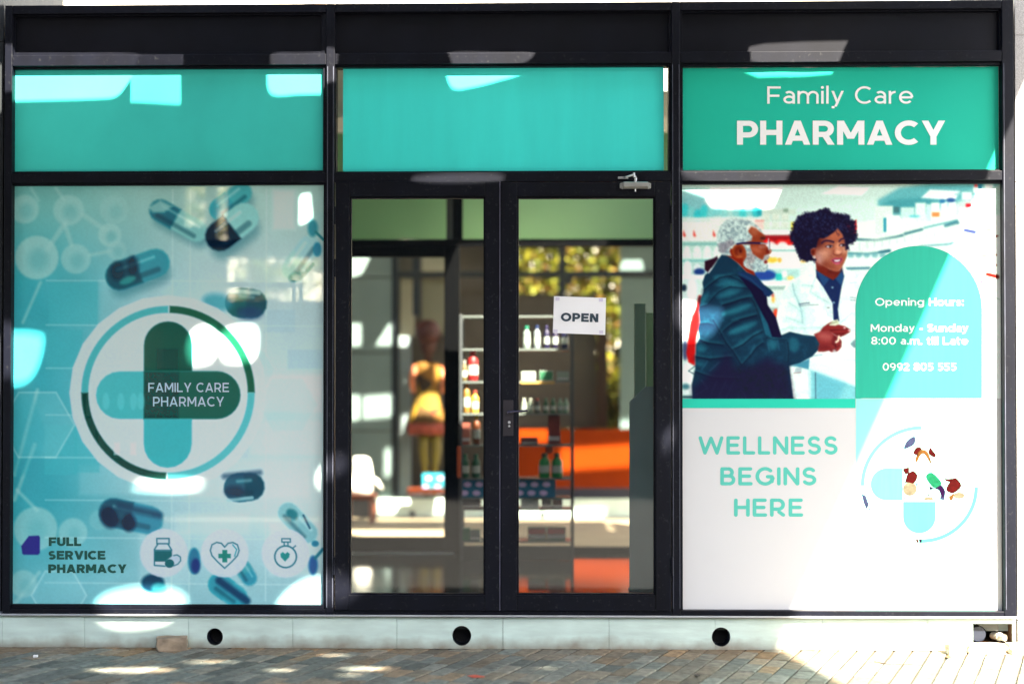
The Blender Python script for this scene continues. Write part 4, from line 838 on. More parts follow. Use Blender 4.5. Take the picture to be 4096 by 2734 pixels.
far = [Fl([(1380, 1015), (1490, 1020), (1450, 1100), (1420, 1114), (1380, 1114)]), Fl([(1380, 1290), (1446, 1290), (1446, 1390), (1380, 1390)]), Fl([(1496, 1388), (1560, 1288), (1576, 1292), (1573, 1388)]),
    Fl([(1380, 1575), (1442, 1578), (1442, 1686), (1380, 1686)]), Fl([(1456, 1580), (1572, 1572), (1572, 1672), (1456, 1682)]), Fl([(1602, 1262), (1656, 1258), (1656, 1354), (1602, 1354)]),
    Fl([(1640, 1600), (1760, 1580), (1770, 1700), (1640, 1690)], YL-.05), Fl([(1650, 1455), (1700, 1452), (1705, 1500), (1655, 1510)], YL-.05), Fl([(1730, 1470), (1785, 1470), (1785, 1530), (1740, 1530)], YL-.05),
    Fl([(2466, 1084), (2500, 1030), (2572, 1030), (2584, 1084)]), Fl([(2455, 1670), (2530, 1670), (2530, 1722), (2455, 1722)]), Fl([(2070, 1676), (2188, 1676), (2192, 1780), (2070, 1780)]),
    Fl([(2240, 1795), (2540, 1778), (2540, 1876), (2240, 1895)]), Fl([(1990, 2046), (2410, 2036), (2424, 2060), (2400, 2088), (1990, 2088)], YL-.05), Fl([(1390, 1830), (1490, 1830), (1505, 1985), (1390, 1985)], YL-.5), Fl([(1540, 1790), (1568, 1790), (1568, 1910), (1540, 1910)]),
    Lp([(1300, 2116), (1790, 2116), (1790, 2200), (1300, 2200)]), Fl([(1500, 1990), (1790, 1990), (1790, 2078), (1500, 2078)])]
def slab(name, x0, x1, y0, y1, z, th, patches, mt, parent=None):
    hs = []
    for p in patches:
        h = [on_plane(q, z) for q in p]
        if max(q.y for q in h) < y0 or min(q.y for q in h) > y1 or max(q.x for q in h) < x0 or min(q.x for q in h) > x1: continue
        h = [(q.x, min(max(q.y, y0-.5), y1+.5)) for q in h]; hs.append(h)
    V, Fs = cdt([[(x0, y0), (x1, y0), (x1, y1), (x0, y1)]]+hs, lambda o: list(o) == [0], 1e-5)
    bm = bmesh.new(); plate(bm, V, Fs, lambda v: (v[0], v[1], z), (0, 0, th)); return obj(name, bm, mt, parent)
sheet = mat('painted_sheet', (.55, .56, .55), rough=.6, noise=.08)
slab('roof', SX0, SX1, .0, YB+.02, ROOFZ-.004, .012, far, sheet, shop)  # roof holes added to let sun patches through to the lane side
# ------------------------------------------------------------------ rear glazing of the shop
def rb(bm, x0, y0, x1, y1, d=.05, y=YB, mi=0):
    X0, X1, Z0, Z1 = rectp(x0, y0, x1, y1, y); box(bm, X0, X1, y, y+d, Z0, Z1, mi)
bm = bmesh.new()
rb(bm, 300, 957, 2700, 986); rb(bm, 1400-60, 986.5, 1776, 1028); rb(bm, 1776.5, 986.5, 1838, 2232); rb(bm, 1300, 2146, 1776, 2206); rb(bm, 1811, 640, 1850, 956); rb(bm, 1839, 2186, 2700, 2212, .04)
rb(bm, 1290, 986.5, 1339, 2232); rb(bm, 300, 2150, 1289, 2206, .04)
obj('rear_frame', bm, mat('black_frame', (.0014, .0016, .002), rough=.5, spec=.05), shop, .002)
bm = bmesh.new(); rb(bm, 1300, 2207, 1815, 2214, .03, YB-.03); obj('door_threshold', bm, M['alu'], shop)
for a_, b_ in ((1290, 1785), (1851, 2750)): r_ = rectp(a_, 530, b_, 956, YB); boxo('rear_panel', (r_[0], r_[1], YB+.01, YB+.014, r_[2], r_[3]), M['green'], shop, 0)
# thin pale strips painting the worn edge highlights down the mullions
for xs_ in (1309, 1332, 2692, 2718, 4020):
    p = R(xs_, 1300, YF); boxo('edge_highlight', (p.x-.0016, p.x+.0016, YF-.0014, YF-.0002, zC[3]+.01, zA[2]-.01), simple('highlight_grey', (70, 74, 88), rough=.5, noise=.5, nscale=30, stretch=(1, 1, .4)), shop, 0)
# ------------------------------------------------------------------ doors
def door(outer, inner, hingeside, nm):
    x0, x1, z0, z1 = outer; a0, a1, c0, c1 = inner; y0, y1 = -.046, .0
    d = empty_child = None
    bm = bmesh.new(); e = .0004
    box(bm, x0, a0, y0, y1, z0, z1); box(bm, a1, x1, y0, y1, z0, z1); box(bm, a0+e, a1-e, y0+.0015, y1, c1, z1); box(bm, a0+e, a1-e, y0+.0015, y1, z0, c0)
    t = .009
    d = obj('door', bm, M['steel'], shop, .0025); d['label'] = nm
    bm = bmesh.new()
    box(bm, a0, a0+t, y0+.016, y1, c0, c1); box(bm, a1-t, a1, y0+.016, y1, c0, c1); box(bm, a0+t, a1-t, y0+.016, y1, c0, c0+t); box(bm, a0+t, a1-t, y0+.016, y1, c1-t, c1)
    obj('glazing_bead', bm, M['steel'], d, .0015)
    boxo('door_pane', (a0+t, a1-t, -.016, -.012, c0+t, c1-t), M['glass'], d, 0)
    for zz in ((832, 902), (1040, 1110), (2222, 2292)):
        hz1, hz0 = R(1340, zz[0]).z, R(1340, zz[1]).z; hx = x0-.004 if hingeside < 0 else x1+.004
        bm = bmesh.new(); tube(bm, [(hx, -.05, hz0), (hx, -.05, hz1)], .006, 10); tube(bm, [(hx, -.05, (hz0+hz1)/2-.001), (hx, -.05, (hz0+hz1)/2+.001)], .0068, 10); obj('hinge', bm, M['steel'], d)
    return d
dl = door(q4(1341, 1999, (727, 725), (2440, 2442), -.046), q4(1396, 1940, (785, 785), (2379, 2380), -.046), -1, 'left glass door leaf, lit across its top rail')
dr = door(q4(2004, 2684, (728, 727), (2441, 2444), -.046), q4(2068, 2622, (785, 785), (2379, 2381), -.046), 1, 'right glass door leaf carrying the handle and the closer')
boxo('meeting_strip', (R(1992, 1500, 0).x, R(2012, 1500, 0).x, .0005, .006, dl.bound_box[0][2]+.002, dl.bound_box[1][2]-.002), M['steel'], dl, 0)
p = R(2000, 1500, -.047); boxo('edge_strip', (p.x-.0022, p.x+.0012, -.049, -.0465, dl.bound_box[0][2]+.002, dl.bound_box[1][2]-.002), simple('worn_lit_edge', (92, 92, 112), rough=.45, noise=.5, nscale=25, stretch=(1, 1, .4)), dl, 0)  # pale strip paints the worn metal edge together with its highlight
# lock plate, lever, keyhole
bm = bmesh.new(); pbox(bm, 2012, 1599, 2053, 1742, -.052, -.046, -.05); lp = obj('lock_plate', bm, mat('black_plate', (.012, .008, .014), rough=.5), dr, .002)
bm = bmesh.new(); a = R(2033, 1648, -.075); b_ = R(2112, 1641, -.085); tube(bm, [(a.x, -.052, a.z), (a.x, -.082, a.z)], .008, 12); tube(bm, [(a.x, -.080, a.z), (b_.x, -.085, b_.z)], [.0062, .0052], 12)
obj('handle', bm, mat('dark_handle', (.10, .09, .13), rough=.25, metal=.8), dr, smooth=False)
bm = bmesh.new(); k0 = R(2037, 1688, -.053); k1 = R(2037, 1703, -.053); tube(bm, [(k0.x, -.056, k0.z), (k0.x, -.052, k0.z)], .0075, 14); tube(bm, [(k1.x, -.0555, k1.z), (k1.x, -.052, k1.z)], .0055, 12); obj('keyhole', bm, M['alu'], dr)
# door closer
ya = -.05
bm = bmesh.new(); X0, X1, Z0, Z1 = rectp(2493, 730, 2590, 757, ya); hh = (Z1-Z0)
prof = [(ya, Z0+.002), (ya-.026, Z0+hh*.05), (ya-.038, Z0+hh*.30), (ya-.038, Z0+hh*.85), (ya-.03, Z1), (ya, Z1)]
va = [bm.verts.new((X0, y, z)) for y, z in prof]; vb = [bm.verts.new((X1, y, z)) for y, z in prof]
bm.faces.new(va); bm.faces.new(vb)
for k in range(len(prof)): bm.faces.new((va[k], va[(k+1) % 6], vb[(k+1) % 6], vb[k]))
for s_, ex in ((-1, 2479), (1, 2603)):
    Xe = R(ex, 740, ya).x; xa, xb_ = (Xe, X0-.0005) if s_ < 0 else (X1+.0005, Xe)
    ch = [(xa, Z0+hh*.16), (xb_, Z0), (xb_, Z1), (xa, Z0+hh*.84)] if s_ < 0 else [(xa, Z0), (xb_, Z0+hh*.16), (xb_, Z0+hh*.84), (xa, Z1)]
    V = [bm.verts.new((x, ya-.008, z)) for x, z in ch]; W_ = [bm.verts.new((x, ya+.004, z)) for x, z in ch]; bm.faces.new(V); bm.faces.new(W_)
    for k in range(4): bm.faces.new((V[k], V[(k+1) % 4], W_[(k+1) % 4], W_[k]))
cl = obj('door_closer', bm, mat('brushed_closer', (.50, .50, .48), rough=.35, metal=.75, noise=.08, nscale=20), dr, .001)
for px_, py_ in ((2484, 738), (2484, 752), (2598, 739), (2598, 753)):
    p = R(px_, py_, ya-.01); bm = bmesh.new(); tube(bm, [(p.x, ya-.0095, p.z), (p.x, ya-.0078, p.z)], .0028, 10); obj('screw', bm, simple('dull_screw', (150, 146, 138), rough=.4, metal=.8), dr)
bm = bmesh.new(); p = R(2541, 757, ya-.02); tube(bm, [(p.x, ya-.022, p.z+.002), (p.x, ya-.022, p.z-.012)], .0045, 10); obj('valve', bm, M['alu'], dr)
bm = bmesh.new(); p = R(2541, 730, ya-.02); tube(bm, [(p.x, ya-.02, p.z-.002), (p.x, ya-.02, p.z+.010)], .0055, 10); obj('spindle', bm, M['alu'], dr)
bm = bmesh.new(); A1 = R(2542, 721, ya-.02); A2 = R(2536, 703, ya-.03); A3 = R(2503, 708, ya-.035)
tube(bm, [A1+Vector((0, 0, -.004)), A1+Vector((0, 0, .014)), A2+Vector((.0, 0, .0))], .008, 8); tube(bm, [A2+Vector((0, 0, -.008)), A2+Vector((0, 0, .016))], [.0065, .0055], 12); tube(bm, [A2+Vector((0, 0, .006)), A3], [.006, .004], 10)
pbox(bm, 2472, 706, 2513, 715, -.040, -.036, -.04)
tube(bm, [A3, R(2498, 709, -.045)], .0045, 8)
obj('closer_arm', bm, M['alu'], dr, .001)
# clear strip of glass beside the middle sign
boxo('window_pane', (OP['sM'][0], OP['sM'][1], .026, .030, OP['sM'][2], OP['sM'][3]), M['glass'], shop, 0)
# ------------------------------------------------------------------ signs
def sign_sheet(name, r, y, mt, label, cat='sign', th=.0015, parent=None):
    o = boxo(name, (r[0], r[1], y, y+th, r[2], r[3]), mt, parent, 0); return tag(o, label, cat) if label else o
sign_sheet('sign_panel', OP['sL'], .010, M['tealL'], 'blank teal sign panel above the window with the capsule picture')
sign_sheet('sign_panel', q4(1372, 2655, (273, 268), (687, 684), .018), .019, M['tealM'], 'blank pale turquoise sign panel above the glass doors')
ns = empty('name_sign', (R(3364, 475).x, 0, R(3364, 475).z), 'green name sign in white letters reading Family Care PHARMACY', 'sign')
x0, x1, z0, z1 = OP['sR']
bm = bmesh.new(); nn = 40
for s_ in range(2):
    pass
top = [(x0+.003+(x1-x0-.006)*i/nn, z1-.002-.0035*abs(math.sin(i*1.7))*(rng.random()**2)) for i in range(nn+1)]
bot = [(x0+.003+(x1-x0-.006)*i/nn, z0+.001+.004*(rng.random()**3)) for i in range(nn+1)]
vt = [bm.verts.new((x, .010+.0008*math.sin(i*.9), z)) for i, (x, z) in enumerate(top)]; vb = [bm.verts.new((x, .010+.0012*math.cos(i*.7)*.5, z)) for i, (x, z) in enumerate(bot)]
for i in range(nn): bm.faces.new((vb[i], vb[i+1], vt[i+1], vt[i]))
obj('sign_face', bm, M['tealR'], ns, smooth=True)
boxo('sign_backing', (x0, x1, .015, .019, z0, z1), M['white'], ns, 0)
words('lettering', ns, M['white'], 'Family Care', 3069, 3653, 415, 346, .125, .0078, .135, label='thin white word')
bm = bmesh.new(); text_px(bm, 'PHARMACY', 2948, 3782, 579, 483, .215, .0078, .075); obj('lettering', bm, M['white'], ns)['label'] = 'bold white word PHARMACY'
# big poster, right bay
po = empty('window_poster', (R(3364, 1600).x, 0, R(3364, 1600).z), 'tall poster of a pharmacist with a customer above the words WELLNESS BEGINS HERE', 'poster')
paint_poster().build('printed_photo', M['print'], po, .008, k=WK, floor=.05)
X0, X1, Z0, Z1 = OP['wR']; zb = R(3300, 1594, .008).z
boxo('white_sheet', (X0, X1, .010, .0115, Z0, zb-.0005), mat('poster_white', (.62, .625, .64), rough=.5, spec=.15, noise=.02, nscale=1.5), po, 0)
bm = bmesh.new(); flat_px(bm, [[(2730, 1593), (3422, 1593), (3422, 1631), (2730, 1631)]], .0085); obj('green_band', bm, M['tealbar'], po)
bm = bmesh.new(); flat_px(bm, [[(3424, 1594), (3980, 1594), (3980, 2440), (3424, 2440)]], .0088); obj('mint_background', bm, M['mint'], po)
bm = bmesh.new(); flat_px(bm, [[(3422, 1592)]+[(3422, 1237)]+arcpts(3675.5, 1237, 253.5, 254, 180, 360, 40)+[(3929, 1592)]], .0062); ah = obj('opening_hours_panel', bm, mat('arch_print', (.032, .44, .315, 1), rough=.42, noise=.05, nscale=6, spec=.1, stretch=(8, 1, .5)), po)
for s_, xa, xb_, yb_, yt_ in (('Opening Hours:', 3501, 3855, 1222, 1192), ('Monday - Sunday', 3483, 3873, 1326, 1296), ('8:00 a.m. till Late', 3485, 3872, 1377, 1347), ('0992 805 555', 3531, 3825, 1481, 1451)):
    words('lettering', ah, M['white'], s_, xa, xb_, yb_, yt_, .155, .0055, .12, label='white word')
for s_, xa, xb_, yb_, yt_ in (('WELLNESS', 2793, 3352, 1817, 1743), ('BEGINS', 2881, 3267, 1940, 1867), ('HERE', 2936, 3213, 2065, 1992)):
    bm = bmesh.new(); text_px(bm, s_, xa, xb_, yb_, yt_, .19, .0092, .14, rnd=True); obj('lettering', bm, M['tealtext'], po)['label'] = 'pale teal word '+s_
def lgo(nm, polys, m_):
    lg = bmesh.new(); flat_px(lg, polys, .0075); obj(nm, lg, m_, po)
lgo('logo_ring', [arcpts(3687, 1941, 244, 239, 180, 270, 30)+arcpts(3687, 1941, 229, 224, 270, 180, 30)], M['pale'])
lgo('logo_capsule', [arcpts(3547, 1935, 64, 64, 90, 270, 18)+[(3611, 1872), (3611, 1999)]], M['pale'])

lgo('logo_ring', [arcpts(3688, 1946, 225, 223, 0, 90, 30)+arcpts(3688, 1946, 210, 208, 90, 0, 30)], M['paleg'])
lgo('logo_capsule', [[(3613, 2005), (3743, 2005)]+arcpts(3678, 2066, 65, 65, 0, 180, 18)], M['paleg'])
def inkpix(name, polys, c, z=.0078, k=1.0):
    key = 'ink_%d_%d_%d' % c
    if key not in M: M[key] = mat('printed_ink', tuple(np.clip(lin(c)/SUNK*k*1.7, .0004, .8))+(1,), rough=.8, noise=.3, nscale=60, spec=.05)
    for p in polys:
        bm = bmesh.new(); flat_px(bm, [[(3400+x*.3699, 1640+y*.3699) for x, y in p]], z, .0003); obj(name, bm, M[key], po)
inkpix('pill_picture', [smoothpoly([(690, 440), (720, 400), (770, 405), (772, 450), (745, 490), (690, 470)], 3), [(575, 630), (640, 612), (640, 680), (600, 690), (575, 650)], smoothpoly([(600, 760), (620, 690), (680, 655), (725, 690), (725, 740), (690, 790), (640, 780), (585, 780)], 3), smoothpoly([(850, 440), (870, 405), (900, 440), (930, 480), (915, 508), (860, 480)], 3), smoothpoly([(1040, 850), (1080, 770), (1140, 728), (1207, 815), (1130, 890), (1070, 885)], 3), [(1015, 735), (1060, 740), (1110, 735), (1090, 775), (1040, 765)], [(835, 915), (858, 905), (862, 932)], [(576, 945), (600, 935), (585, 970)], [(710, 1390), (735, 1390), (745, 1430), (722, 1430)], [(595, 1385), (628, 1382), (612, 1398)]], (150, 24, 22))
inkpix('pill_picture', [smoothpoly([(582, 415), (610, 340), (660, 295), (700, 283), (708, 330), (690, 370), (640, 400)], 3), [(965, 850), (1010, 830), (1035, 880), (1018, 970), (970, 960), (990, 900)], [(125, 900), (172, 925), (205, 1020), (180, 1070), (150, 1000)]], (120, 130, 190))
inkpix('pill_picture', [smoothpoly([(860, 820), (920, 842), (985, 808), (1020, 860), (1010, 940), (985, 920), (960, 860), (900, 850), (870, 860)], 3), [(745, 1390), (779, 1390), (779, 1430), (750, 1430)]], (80, 20, 110), .0076)
inkpix('pill_picture', [smoothpoly([(820, 715), (885, 672), (985, 770), (975, 820), (930, 838), (880, 815)], 3), [(190, 1080), (218, 1045), (215, 1075)], [(712, 790), (735, 790), (725, 830)]], (60, 225, 160))
inkpix('pill_picture', [smoothpoly([(705, 525), (760, 430), (830, 440), (870, 520), (884, 590), (850, 540), (800, 470), (760, 490), (725, 560)], 3), [(1070, 930), (1130, 890), (1110, 970), (1075, 975)]], (235, 160, 80))
inkpix('pill_picture', [ellp(648, 850, 76, 74), [(800, 940), (890, 935), (905, 968), (800, 968)], ellp(1180, 920, 60, 35)], (255, 240, 200), .0079, 1.0)
# window film, left bay
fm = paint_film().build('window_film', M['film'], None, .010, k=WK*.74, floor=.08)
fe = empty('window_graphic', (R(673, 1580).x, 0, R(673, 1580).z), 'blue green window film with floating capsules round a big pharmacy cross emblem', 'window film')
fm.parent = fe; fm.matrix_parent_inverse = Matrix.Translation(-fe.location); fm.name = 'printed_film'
for s_, xa, xb_, yb_, yt_ in (('FAMILY CARE', 593, 916, 1567, 1530), ('PHARMACY', 612, 896, 1624, 1586)):
    words('lettering', fe, M['inklilac'], s_, xa, xb_, yb_, yt_, .15, .0085, .14, label='pale word')
for s_, xa, xb_, yb_, yt_ in (('FULL', 195, 325, 2182, 2147), ('SERVICE', 193, 422, 2236, 2201), ('PHARMACY', 193, 507, 2290, 2255)):
    bm = bmesh.new(); text_px(bm, s_, xa, xb_, yb_, yt_, .26, .0085, .06); obj('lettering', bm, M['inkgreen'], fe)['label'] = 'dark green word '+s_
# OPEN notice, taped inside the glass
op_ = empty('open_notice', R(2318, 1261, -.019), 'white paper sheet taped on the right door glass reading OPEN', 'notice')
bm = bmesh.new(); pts = [(2216, 1184), (2424, 1191), (2421, 1339), (2211, 1331)]; vs = []
nv = 8
grid = [[bm.verts.new(Vector(R(pts[0][0]*(1-u)*(1-v)+pts[1][0]*u*(1-v)+pts[2][0]*u*v+pts[3][0]*(1-u)*v, pts[0][1]*(1-u)*(1-v)+pts[1][1]*u*(1-v)+pts[2][1]*u*v+pts[3][1]*(1-u)*v, -.020))+Vector((0, -.002*abs(math.sin(3*u+v)), 0))) for u in [i/nv for i in range(nv+1)]] for v in [j/nv for j in range(nv+1)]]
for j in range(nv):
    for i in range(nv): bm.faces.new((grid[j][i], grid[j+1][i], grid[j+1][i+1], grid[j][i+1]))
obj('paper_sheet', bm, M['paper'], op_, smooth=True)
bm = bmesh.new(); text_px(bm, 'OPEN', 2243, 2393, 1284, 1250, .25, -.0235, .10, rot=-1.6); obj('lettering', bm, M['inkdark'], op_)
tp = mat('clear_tape', alb((206, 200, 220)), rough=.3)
for a, b in ((2403, 1200), (2230, 1196), (2222, 1324), (2404, 1328)):
    bm = bmesh.new(); pbox(bm, a-8, b-6, a+8, b+7, -.0232, -.0230); obj('tape', bm, tp, op_)
# ------------------------------------------------------------------ neighbouring structure
bm = bmesh.new(); xg = R(4065, 1300, .03).x; zs = [0]+[R(4080, y, .03).z for y in (2480, 1901, 1311, 727, 142, -500)]
for a, b in zip(zs, zs[1:]): box(bm, xg, xg+1.6, .03, 1.2, a+.002, b-.002)
box(bm, xg+.004, xg+1.59, .034, 1.19, .001, zs[-1]-.01)
tag(obj('granite_pillar', bm, M['granite'], None, .002), 'speckled grey granite pillar right of the pharmacy window', 'pillar')
bm = bmesh.new(); xg = R(9, 1300, .05).x
for a, b in zip(zs, zs[1:]): box(bm, xg-1.2, xg, .05, .8, a+.002, b-.002)
box(bm, xg-1.19, xg-.004, .054, .79, .001, zs[-1]-.01)
tag(obj('granite_pillar', bm, M['greywall'], None, .002), 'grey pillar darkened for shade at the left edge beside the capsule window', 'pillar')
xw = R(207, 12, 3.4).x
tag(boxo('grey_wall', (xw-6, xw, 3.4, 3.7, 0, 7), M['greywall'], None, .004), 'grey rendered wall, darkened for shade, rising behind the roof at the upper left', 'wall')
up = empty('cream_building', (2, 12.2, 0), 'sunlit cream building wall above and behind the pharmacy roof', 'building')
x0 = R(-1500, 5, 12).x; x1 = R(4700, 5, 12).x
bm = bmesh.new(); xs = [x0+(x1-x0)*i/14 for i in range(15)]
for a, b in zip(xs, xs[1:]): box(bm, a+.006, b-.006, 12, 12.3, 3.6, 9.5)
box(bm, x0, x1, 12.03, 12.28, 0, 9.4); obj('wall', bm, M['cream'], up)
bm = bmesh.new(); box(bm, x0, x1, 11.7, 12.29, 9.51, 9.7); obj('roof', bm, M['cream'], up)
tag(obj('conduit', (lambda b: (tube(b, [R(1238, -60, 11.9), R(1262, 4, 11.9), R(1350, 60, 11.9)], .04, 8), b)[1])(bmesh.new()), simple('ochre_paint', (190, 130, 30))), 'thin ochre conduit sloping down the cream wall', 'pipe')
# far side of the lane
tag(boxo('lane', (-9, 9, 3.0, YL-.06, LZ-.12, LZ), mat('lane_paving', (.34, .27, .17), rough=.8, noise=.25, nscale=5, bump=.2, bscale=20, stretch=(.4, 6, 1)), None, 0), kind='structure')
fb = empty('far_shop', (0, YL, LZ), 'darker shop across the lane seen through the glass doors', 'shop')
def fbx(lst, name, mt, y0=YL, y1=YL+.12, yref=YL):
    bm = bmesh.new()
    for r in lst: pbox(bm, *r, y0, y1, yref)
    return obj(name, bm, mt, fb)
g1 = simple('grey_cladding', (112, 130, 128), noise=.08, nscale=3)
fbx([(-600, 700, 734, 1992), (735, 901, 819, 1992), (820, 700, 864, 1992), (865, 961, 904, 1992), (905, 700, 1286, 1029), (905, 1201, 1286, 1992), (1287, 700, 1566, 1105), (1287, 1111, 1566, 1407), (1287, 1413, 1566, 1720), (1287, 1726, 1566, 1992)], 'cladding', g1, YL+.01, YL+.1)
dk = simple('charcoal_bar', (26, 34, 40))
fbx([(1566.5, 700, 1593, 1992), (1650, 700, 1680, 1084), (1650, 1106, 1680, 1260), (1594, 1085, 2234, 1105), (2235, 700, 2262, 1250), (2263, 1082, 2640, 1108), (2263, 1109, 2290, 1135), (1594, 700, 1649, 940), (1681, 700, 2234, 984), (2263, 700, 2900, 984), (2000, 1109, 2234, 1112)], 'front_frame', dk, YL, YL+.09)
fbx([(1594, 1106.5, 1649, 1340), (1681, 1000, 1800, 1084)], 'blind', simple('beige_blind', (176, 172, 148)), YL+.2, YL+.24)
fbx([(1681, 1106.5, 1790, 1330)], 'blind', simple('olive_blind', (128, 126, 104)), YL+.2, YL+.24)
fbx([(1594, 1341, 1640, 1990)], 'jamb', simple('pale_jamb', (132, 146, 148)), YL+.1, YL+.16)
fbx([(2000, 1158, 2394, 1714), (1282, 960, 2000, 1990)], 'rear_wall', simple('brown_wall', (84, 76, 66), noise=.25, nscale=2.5), YL+.6, YL+.66)
fbx([(2396, 1250, 2440, 1714)], 'rear_wall', simple('rust_brown', (70, 46, 30)), YL+.5, YL+.59)
fbx([(2481, 985, 2900, 1081), (2481, 1109.5, 2900, 1714)]+[(2481, 1120+i*36, 2900, 1124+i*36) for i in range(0)], 'shutter', simple('shutter_grey', (92, 112, 110), noise=.12, nscale=6, stretch=(.3, 1, 9)), YL+.02, YL+.08)
fbx([(1791, 1951, 2900, 1991)], 'base_rail', simple('navy_rail', (34, 36, 52)), YL-.01, YL+.08)
op1 = fbx([(2000, 1716, 2900, 1950)], 'orange_panel', M.setdefault('orange_board', mat('orange_board', (.21, .026, .0008), rough=.9, noise=.08, spec=.05)), YL-.005, YL+.03)
bm = bmesh.new(); a_, b_, c_, d_ = rectp(1512, 1992, 2900, 2084, YL); hs = []
for hx, hy in ((1650, 2052), (2170, 2056)):
    p = R(hx, hy, YL); hs.append([(p.x+.032*math.cos(t), p.z+.032*math.sin(t)) for t in [k*math.pi/8 for k in range(16)]])
V, Fs = cdt([[(a_, LZ), (b_, LZ), (b_, d_), (a_, d_)]]+hs, lambda o: list(o) == [0], 1e-5); plate(bm, V, Fs, lambda v: (v[0], YL-.05, v[1]), (0, .04, 0)); obj('plinth', bm, M['plinth'], fb)
bm = bmesh.new(); box(bm, -6, 6, YL+.12, YL+.6, d_-.25, d_-.01); box(bm, -6, a_-.01, YL+.02, YL+.1, LZ, d_); obj('floor', bm, simple('dark_floor', (40, 40, 38)), fb)
slab('roof', -7, 7, YB+.04, YL+.35, CZ+2.25, .03, far, sheet, fb)  # unseen roof added to shade the lane, holes shaped for the far sun patches
# foliage beyond, sunlit
def leafmass(name, x0, x1, y0, y1, z0, z1, n, cols, label, cat, sz=.05):
    rr = random.Random(11); bm = bmesh.new(); lay = bm.loops.layers.float_color.new('Col')
    cl_ = [(rr.uniform(x0, x1), rr.uniform(y0, y1), rr.uniform(z0, z1), rr.uniform(.12, .3)) for _ in range(int(n/45))]
    for i in range(n):
        cx, cy, cz, r = cl_[i % len(cl_)]; d = Vector((rr.gauss(0, 1), rr.gauss(0, 1), rr.gauss(0, 1))); p = Vector((cx, cy, cz))+d*r*.6
        if p.z < z0: p.z = z0+rr.random()*.2
        a = Vector((rr.gauss(0, 1), rr.gauss(0, 1), rr.gauss(0, 1))).normalized(); b = a.cross(Vector((rr.gauss(0, 1), rr.gauss(0, 1), rr.gauss(0, 1)))).normalized(); s = sz*rr.uniform(.6, 1.5)
        f = bm.faces.new([bm.verts.new(p+a*s), bm.verts.new(p+b*s*.45), bm.verts.new(p-a*s), bm.verts.new(p-b*s*.45)]); c = rr.choice(cols); k = rr.uniform(.7, 1.25)
        for l in f.loops: l[lay] = [c[0]*k, c[1]*k, c[2]*k, 1]
    m = mat('leaf', (1, 1, 1), rough=.6, attr=True, spec=.2); e_ = empty(name, ((x0+x1)/2, (y0+y1)/2, 0), label, cat)
    obj('foliage', bm, m, e_, recalc=False)
    bm = bmesh.new()
    for i in range(int((x1-x0)/.7)): x = x0+.35+i*.7; tube(bm, [(x, (y0+y1)/2, 0), (x+.05, (y0+y1)/2, z0+.4), (x-.05, (y0+y1)/2, z1*.8)], [.05, .035, .015], 8)
    obj('stem', bm, simple('bark', (70, 55, 40)), e_)
leafmass('hedge', R(650, 1000, 9).x, R(1345, 1000, 9).x, 8.8, 9.5, 1.0, CZ+2.9, 8000, ((.16, .18, .03), (.10, .13, .03), (.22, .20, .04)), 'yellow green hedge faintly visible through the capsule window film', 'hedge')
leafmass('hedge', R(1980, 1000, 9).x, R(2600, 1000, 9).x, 8.8, 9.5, .3, CZ+2.3, 26000, ((.12, .125, .008), (.07, .085, .008), (.16, .145, .010), (.11, .06, .010)), 'sunlit yellow green hedge behind the far shop, seen through the right door leaf', 'hedge')
# ------------------------------------------------------------------ added unseen sheet, pierced to shape the sun patches; added building behind the camera
slab('sun_blocker_sheet', -9.5, 9.5, -6.4, -.46, CANZ, .02, front, mat('blocker_paint', (.45, .45, .44), rough=.6))
cn = bpy.data.objects['sun_blocker_sheet']; tag(cn, 'unseen pierced sheet added to shape the sun patches on the shop front', 'canopy')
for x in (-5.2, 5.2): tag(boxo('blocker_post', (x-.06, x+.06, -6.3, -6.18, -.01, CANZ-.002), M['steel'], None, .004), 'added black steel post under the %s end of the unseen sun blocker' % ('left' if x < 0 else 'right'), 'post')
ob = empty('added_rear_building', (0, -18, 0), 'plain unseen building added behind the camera to darken reflections', 'building')  # unseen, added to block bright sky from reflections in glass and frame
bm = bmesh.new(); box(bm, -18, 18, -18.4, -18, 0, 7.0); obj('wall', bm, mat('opposite_wall', (.06, .058, .052), rough=.9, noise=.2, nscale=1.5), ob)
for i in range(9): boxo('window', (-14+i*3.2, -12.2+i*3.2, -18.02, -17.96, 1.0, 2.6), simple('dark_window', (50, 52, 56), rough=.15), ob, 0)
# ------------------------------------------------------------------ display shelf unit and its goods
YS = 2.42
def shelf_unit(px0, px1, tops, ptop, pbot, y, label):
    X0, X1, _, Z1 = rectp(px0, ptop, px1, pbot, y); e_ = empty('shelf_unit', ((X0+X1)/2, y, FZ), label, 'shelf')
    mw = simple('shelf_grey', (56, 60, 62)); gl = mat('shelf_glass', (.13, .15, .14), rough=.25)
    for xa in (X0, X1-.02):
        for ya_ in (y, y+.24): boxo('post', (xa, xa+.02, ya_, ya_+.02, FZ, Z1), mw, e_, .001)
    for t in tops: z = R((px0+px1)/2, t, y).z; boxo('shelf_board', (X0+.0205, X1-.0205, y+.002, y+.258, z-.012, z), gl, e_, .001)
    boxo('kick_panel', (X0+.0205, X1-.0205, y+.01, y+.02, FZ+.001, R((px0+px1)/2, 2182, y).z), simple('kick_dark', (52, 54, 54)), e_, 0)
    return e_
shelf_unit(1838, 2296, (1262, 1394, 1524, 1652, 1778, 1911, 1989, 2034, 2163), 1256, 2225, YS, 'grey glass shelf unit of goods standing behind the door leaves')
